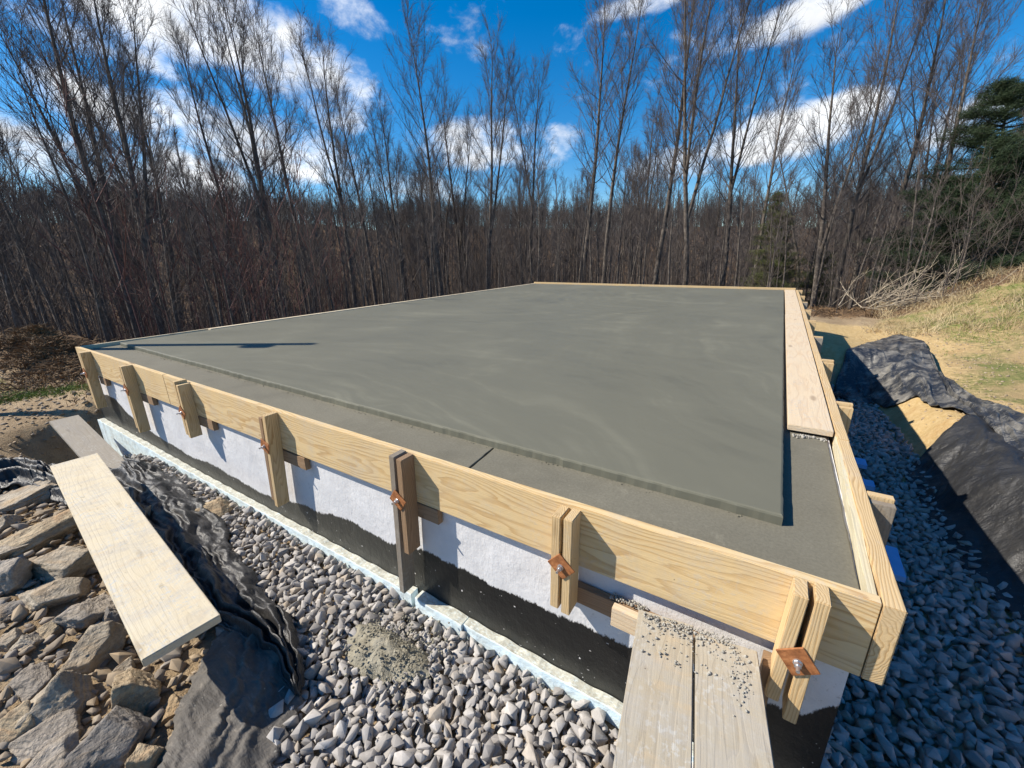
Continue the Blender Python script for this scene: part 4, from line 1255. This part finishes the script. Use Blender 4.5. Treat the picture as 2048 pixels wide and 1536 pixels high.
HERO = [  # u, v of the top, distance, prototype, label
    (15, -220, 22, 0, 'tall bare tree cut off by the left edge of the photo'),
    (60, -120, 27, 2, 'tall forked bare tree second from the left edge'),
    (118, -90, 21, 1, 'straight bare tree leaning left at the far left, top out of frame'),
    (160, -10, 30, 3, 'slimmer bare tree right of the leaning ones at the far left'),
    (238, 165, 28, 0, 'bare tree standing alone in the blue gap left of the big white cloud'),
    (385, 70, 31, 4, 'bare tree whose top crosses the lower edge of the big white cloud'),
    (450, -40, 24, 5, 'widest bare tree at left, its fan of branches before the big white cloud'),
    (545, 50, 33, 0, 'bare tree before the right end of the big white cloud'),
    (642, 85, 27, 3, 'many stemmed bare tree just right of the big white cloud'),
    (705, 180, 33, 4, 'short bare tree below the blue gap left of centre'),
    (775, 210, 36, 1, 'thin bare tree low in the blue gap left of centre'),
    (852, 75, 27, 0, 'tall narrow bare tree above the left side form board, left of centre'),
    (905, 195, 38, 2, 'small bare tree between the two narrow ones near the centre'),
    (962, 80, 30, 1, 'tall narrow bare tree nearest the centre, above the far left slab corner'),
    (1060, 150, 36, 3, 'reddish bare tree above the middle of the slab, left of the great one'),
    (1185, 15, 25, 0, 'great bare tree above the middle of the slab with an egg shaped crown'),
    (1232, 15, 28, 4, 'slim bare tree grown close behind the egg shaped one'),
    (1300, 215, 36, 1, 'small bare tree in the gap right of the egg shaped one'),
    (1362, -60, 25, 0, 'left one of the two giant bare trees behind the far right slab corner'),
    (1445, -110, 23, 5, 'right one of the two giant bare trees, forked into wide limbs'),
    (1520, 0, 27, 3, 'bare tree whose limbs fan out right of the two giants'),
    (1580, 90, 34, 4, 'bare tree at the right rim of the giant crowns'),
    (1660, 260, 34, 6, 'low spreading bare tree under the cloud at right'),
    (1738, 60, 24, 2, 'crooked bare tree at right with two bowed stems above the brush pile'),
    (1805, -30, 27, 3, 'tall bare tree just right of the crooked one'),
    (1902, -50, 29, 0, 'tall bare tree left of the big pine'),
    (1962, 60, 30, 1, 'slender bare tree in front of the left side of the big pine'),
    (2038, -60, 26, 0, 'tall bare tree cut off by the right edge, before the big pine'),
]
for (u, v, R, p, lab) in HERO:
    az, el = az_of(u, v); place_tree(p, az, R, el, lab=lab, wid=.92)


def skyline(az):
    """typical top elevation of the crowd, degrees"""
    return np.interp(math.degrees(az), [-95, -80, -66, -60, -45, -38, -25, -12, -4, 3, 12, 25], [20, 18, 13, 13.5, 13, 11.5, 11.5, 11, 10, 8.5, 9.5, 11])


ZN = ((-67, 'at the far left'), (-52, 'behind the left dirt yard'), (-38, 'above the left side of the slab'), (-20, 'above the middle of the slab'),
      (-4, 'behind the back edge of the slab'), (5, 'behind the far right slab corner'), (99, 'behind the grassy mound'))
cnt = 0; used = []
for k in range(2000):
    if cnt >= 255: break
    az = math.radians(rnd.uniform(-88, 24)); q = rnd.random()
    # distance of the wood's edge in this direction
    R = 12
    while True:
        x = CAM[0] + R * math.sin(az); y = CAM[1] + R * math.cos(az)
        s_ = float(edge_s(np.float64(x), np.float64(y)))
        if s_ > .8 or R > 60: break
        R += .5
    R = R + 34 * rnd.random() ** 1.4
    x = CAM[0] + R * math.sin(az); y = CAM[1] + R * math.cos(az)
    if any((x - a) ** 2 + (y - b) ** 2 < .7 for a, b in used): continue
    used.append((x, y))
    z = float(height(x, y)); el = math.radians(skyline(az) * rnd.uniform(.2, 1.05))
    Hh = CAM[2] + R * math.tan(el) - z
    if Hh < 3.0 or (math.degrees(az) < -58 and rnd.random() < .2): continue
    Hh = min(Hh, 17.5)
    slim = rnd.random() < .45; zn = next(n_ for a_, n_ in ZN if math.degrees(az) < a_)
    p = rnd.choice([10, 11, 12, 13]) if (slim or Hh < 9.5) else rnd.choice([0, 1, 2, 3, 4, 5, 6, 7, 8, 9])
    if slim: place_tree(p, az, R, Hh=Hh, lab='slim bare tree crowded in the wood ' + zn, group='slim bare trees crowded ' + zn, name='slim_tree', wid=.9)
    else: place_tree(p, az, R, Hh=Hh, lab='middle sized bare tree in the wood ' + zn, group='middle sized bare trees ' + zn, wid=.9)
    cnt += 1


def merged(protos, mats_idx, pos, rotz, scale, name, mat, label, cat, r):
    VV = []; FF = []; n0 = 0
    for i, (PV, PF) in enumerate(protos):
        m_ = mats_idx == i
        if not m_.any(): continue
        c, s_ = np.cos(rotz[m_]), np.sin(rotz[m_]); S = scale[m_]
        X = PV[None, :, 0] * c[:, None] - PV[None, :, 1] * s_[:, None]; Y = PV[None, :, 0] * s_[:, None] + PV[None, :, 1] * c[:, None]
        P = np.stack([X * S[:, :1] + pos[m_][:, :1], Y * S[:, :1] + pos[m_][:, 1:2], PV[None, :, 2] * S[:, 1:] + pos[m_][:, 2:]], -1)
        k, nv = P.shape[:2]
        VV.append(P.reshape(-1, 3)); FF.append((PF[None] + (np.arange(k) * nv)[:, None, None]).reshape(-1, 4) + n0); n0 += k * nv
    o = mesh_obj(name, np.concatenate(VV), np.concatenate(FF), mat, smooth=True); tag(o, label, cat, kind='stuff'); return o


def low_tree(seed, Ht, nbr, ntw, tw, cb=.3, r0=.16):
    r = np.random.default_rng(seed); V, Fc = [], []
    pts = wander(np.zeros(3), np.array([0, 0, 1.]), Ht, 5, r, .03, .05); tube(pts, np.linspace(r0, r0 * .12, 6), 5, V, Fc)
    for b in range(nbr):
        t = cb + (1 - cb) * (b + .5) / nbr; k = min(4, int(t * 5)); p = pts[k] + (pts[k + 1] - pts[k]) * (t * 5 - k)
        az = b * 2.4 + r.normal(0, .3); el = math.radians(35 + 30 * t); d = np.array([math.cos(az) * math.cos(el), math.sin(az) * math.cos(el), math.sin(el)])
        L = Ht * .26 * (1.2 - t) + .4; bp = wander(p, d, L, 2, r, .06, .4); tube(bp, [tw * 1.8, tw * 1.3, tw], 3, V, Fc)
        for q in range(ntw):
            u_ = r.uniform(.2, 1) * 2; kk = min(1, int(u_)); p2 = bp[kk] + (bp[kk + 1] - bp[kk]) * (u_ - kk)
            dd = d + r.normal(0, .5, 3) + np.array([0, 0, .3]); dd /= np.linalg.norm(dd)
            tube([p2, p2 + dd * L * r.uniform(.3, .6)], [tw * .9, tw * .5], 3, V, Fc)
    return np.concatenate(V), np.concatenate(Fc)


def far_woods():
    r = np.random.default_rng(77)
    LT = [low_tree(4000 + k, 13, 16, 6, .028, r0=.15) for k in range(8)]
    LN = [low_tree(4100 + k, 10, 14, 7, .010, r0=.075) for k in range(8)]
    for (n, R0, R1, protos, nm, lab, z0, z1) in (
            (1700, 34, 85, LN, 'valley_woods', 'mass of thin bare trees filling the valley behind the edge of the wood', .38, .74),
            (4200, 75, 300, LT, 'ridge_woods', 'bare woods covering the far ridge as one brown mass', .75, 1.25)):
        az = np.radians(r.uniform(-90, 27, n)); R = np.sqrt(r.uniform(R0 ** 2, R1 ** 2, n)) if R0 > 60 else r.uniform(R0, R1, n)
        x = CAM[0] + R * np.sin(az); y = CAM[1] + R * np.cos(az); z = height(x, y) - .2
        sc_ = r.uniform(z0, z1, n)
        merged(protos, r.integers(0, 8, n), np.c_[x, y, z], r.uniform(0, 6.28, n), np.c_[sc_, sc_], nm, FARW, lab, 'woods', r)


far_woods()


def brush():
    r = np.random.default_rng(88)
    SP = [low_tree(5000 + k, 3.2, 8, 5, .0042, cb=.15, r0=.013) for k in range(8)]
    for (n, azr, mat, nm, lab, sc0, sc1) in ((620, (-88, 24), FARW, 'undergrowth', 'thicket of thin brown saplings along the foot of the wood', .35, 1.15),
                                       (60, (-76, -54), TWIGR, 'red_twig_brush', 'reddish budding brush among the dark trunks at left', .7, 1.6)):
        az = np.radians(r.uniform(*azr, n)); R = np.zeros(n)
        for i, a in enumerate(az):
            q = np.arange(11, 60, .5); x = CAM[0] + q * math.sin(a); y = CAM[1] + q * math.cos(a)
            s_ = edge_s(x, y); R[i] = q[np.argmax(s_ > .3)]
        R += 20 * r.uniform(0, 1, n) ** 1.3
        x = CAM[0] + R * np.sin(az); y = CAM[1] + R * np.cos(az); z = height(x, y) - .05
        sc_ = r.uniform(sc0, sc1, n)
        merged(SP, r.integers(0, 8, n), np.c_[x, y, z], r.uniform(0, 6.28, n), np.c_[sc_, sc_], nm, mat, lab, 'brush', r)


brush()


# ---- evergreens
def pine(name, u, v, R, width, mat, lab, seed, tiers=26, needles=70, dens=1.0, cone=False, nl=.16):
    az, el = az_of(u, v); r = np.random.default_rng(seed)
    x = CAM[0] + R * math.sin(az); y = CAM[1] + R * math.cos(az); z = float(height(x, y)) - .1
    Ht = CAM[2] + R * math.tan(el) - z
    root = empty(name, (x, y, z)); tag(root, lab, 'tree')
    TV, TF = [], []; NV = []
    pts = wander(np.zeros(3), np.array([0, 0, 1.]), Ht, 10, r, .02, .02); tube(pts, np.linspace(Ht * .016, .02, 11), 9, TV, TF)
    for b in range(int(tiers * 5)):
        t = .16 + .83 * r.uniform(0, 1); k = min(9, int(t * 10)); p = pts[k] + (pts[k + 1] - pts[k]) * (t * 10 - k)
        a = r.uniform(0, 6.28)
        L = width * ((1 - t) ** (.9 if cone else .7)) * r.uniform(.55, 1.1) + .2; elv = math.radians(r.uniform(-8, 14))
        d = np.array([math.cos(a) * math.cos(elv), math.sin(a) * math.cos(elv), math.sin(elv)])
        bp = wander(p, d, L, 5, r, .07, .25); tube(bp, np.linspace(.035, .01, 6), 4, TV, TF)
        for c in range(int(5 + L * 5 * dens)):
            q = r.uniform(.35, 1.02) * 5; kk = min(4, int(q)); cp = bp[kk] + (bp[kk + 1] - bp[kk]) * (q - kk) + r.normal(0, .12, 3) * np.array([1.2, 1.2, .3]) * min(1, L)
            n = needles
            dirs = r.normal(0, 1, (n, 3)); dirs[:, 2] = dirs[:, 2] * .6 + .35; dirs /= np.linalg.norm(dirs, axis=1)[:, None]
            st = cp + r.normal(0, .10, (n, 3)) * np.array([1.3, 1.3, .5]); e = st + dirs * r.uniform(.5, 1, (n, 1)) * nl
            side = np.cross(dirs, r.normal(0, 1, (n, 3))); side /= np.linalg.norm(side, axis=1)[:, None] * 1.5
            NV.append(np.stack([st - side * .007, st + side * .007, e + side * .004, e - side * .004], 1).reshape(-1, 3))
    mesh_obj('trunk', np.concatenate(TV), np.concatenate(TF), BARK, root, smooth=True)
    NVc = np.concatenate(NV); mesh_obj('foliage', NVc, np.arange(len(NVc)).reshape(-1, 4), mat, root)


pine('white_pine', 2062, 150, 25, 4.4, NEEDLE, 'big dark green pine cut off by the right edge of the photo', 1, 38, 56, 1.25, nl=.2)
pine('cedar_tree', 1578, 380, 30, 2.3, NEEDLE2, 'small olive green evergreen showing among bare trees behind the right slab corner', 2, 26, 40, 1.6, True)
pine('cedar_tree', 1640, 505, 32, 1.8, NEEDLE2, 'low bushy evergreen half hidden by trunks right of the slab corner', 3, 16, 36, 1.6, True)
pine('young_pine', 1985, 300, 33, 3.2, NEEDLE, 'smaller dark pine left of the big one, behind bare trunks', 4, 22, 36, 1.0, nl=.2)


# ---- brush pile and grasses at right
def brush_pile():
    r = np.random.default_rng(61); c = hit(1800, 618)
    root = empty('brush_pile', tuple(c), (0, 0, 0)); tag(root, 'pile of bleached bare branches at the foot of the grassy mound', 'brush pile')
    tot_ = 48
    for k in range(tot_):
        V, Fc = [], []
        a = r.normal(math.radians(15), .55); el = r.normal(.42, .28)
        st = np.array([r.normal(-.2, .75), r.normal(0, .35), r.uniform(0, .2)])
        L = r.uniform(.5, 1.9)
        d = np.array([math.cos(a) * math.cos(el), math.sin(a) * math.cos(el), abs(math.sin(el))])
        bp = wander(st, d, L, 7, r, .12, .1); tube(bp, np.linspace(r.uniform(.008, .018), .005, 8), 6, V, Fc)
        for q in range(7):
            u_ = r.uniform(.2, 1) * 7; kk = min(6, int(u_)); pp = bp[kk]; dd = bp[kk + 1] - bp[kk]; dd = dd / np.linalg.norm(dd) + r.normal(0, .5, 3)
            tube(wander(pp, dd, r.uniform(.25, .7), 3, r, .15, .1), [.007, .006, .005, .003], 4, V, Fc)
        mesh_obj('branch', np.concatenate(V), np.concatenate(Fc), STRAWW, root, smooth=True)


brush_pile()


def blades(name, pts, n_per, hgt, mat, lab, cat, r, wd=.004, lean=.5, spread=.05):
    n = len(pts) * n_per; base = np.repeat(pts, n_per, 0) + np.c_[r.normal(0, spread, (n, 2)), np.zeros(n)]
    base[:, 2] = height(base[:, 0], base[:, 1]) - .01
    d = np.c_[r.normal(0, lean, (n, 2)), np.ones(n)]; d /= np.linalg.norm(d, axis=1)[:, None]
    h = r.uniform(.5, 1, (n, 1)) * hgt; side = np.cross(d, r.normal(0, 1, (n, 3))); side /= np.linalg.norm(side, axis=1)[:, None]
    mid = base + d * h * .55; tip = base + d * h + np.c_[d[:, :2] * h * .5, -h * .12]
    V = np.stack([base - side * wd, base + side * wd, mid + side * wd * .8, mid - side * wd * .8, tip + side * wd * .15, tip - side * wd * .15], 1).reshape(-1, 3)
    i = np.arange(n)[:, None] * 6
    Fq = np.concatenate([i + np.array([0, 1, 2, 3]), i + np.array([3, 2, 4, 5])])
    o = mesh_obj(name, V, Fq, mat); tag(o, lab, cat, kind='stuff')


def grasses():
    r = np.random.default_rng(91)
    n = 15000; x = r.uniform(1.6, 16, n); y = r.uniform(3.2, 23, n); P = np.c_[x, y, np.zeros(n)]
    g = fbm(P * np.array([.55, .55, 0]), 3, 61); s_ = y - 16.2 - .12 * x
    foot = np.interp(y, XF, XB)
    on = (x > foot + 1.45 + .3 * g) & (s_ < 1.5)
    green = on & (g > .04) & (r.uniform(0, 1, n) < .9) & (y + x * .6 > 7.5)
    dry = on & (r.uniform(0, 1, n) < .55) & ~green & (g > -.5)
    blades('green_grass', P[green], 16, .085, GRASS, 'green grass in patches over the mound and yard at right', 'grass', r, .004, .6, .09)
    blades('dry_grass', P[dry], 9, .08, STRAW, 'dry straw coloured grass over the yard at right', 'dry grass', r, .003, 1.1, .10)
    k = 110; az = np.radians(r.uniform(9, 24, k)); R = r.uniform(14, 19, k); Q = np.c_[CAM[0] + R * np.sin(az), CAM[1] + R * np.cos(az), np.zeros(k)]
    blades('tall_dead_weeds', Q, 30, .42, STRAW, 'tufts of tall dead weeds along the crest of the mound', 'weeds', r, .004, .45, .10)
    Q = []
    for q in range(130):
        u = r.uniform(-20, 185); v = 806 - .17 * u + abs(r.normal(0, 7)) * -1
        Q.append(hit(u, v))
    Q = np.array(Q); k = len(Q)
    blades('green_grass_strip', Q, 24, .065, GRASS, 'strip of fresh green grass in front of the dirt heap at left', 'grass', r, .005, .5, .07)
    k = 900; Q = np.c_[r.normal(-12.0, 1.4, k), r.normal(.5, .4, k), np.zeros(k)]
    blades('leaf_litter_brush', Q, 14, .16, BROWNL, 'dead brown brush and leaves over the dirt heap at left', 'dead brush', r, .008, 1.0, .10)
    # leaves and sticks on the forest floor near the edge
    k = 5000; az = np.radians(r.uniform(-88, 24, k)); R = r.uniform(13, 34, k); x = CAM[0] + R * np.sin(az); y = CAM[1] + R * np.cos(az)
    s_ = edge_s(x, y); Q = np.c_[x, y, np.zeros(k)][s_ > 0]
    blades('forest_litter', Q, 8, .25, BROWNL, 'brown leaf litter and dead stalks on the forest floor', 'leaf litter', r, .012, 1.1, .25)


grasses()
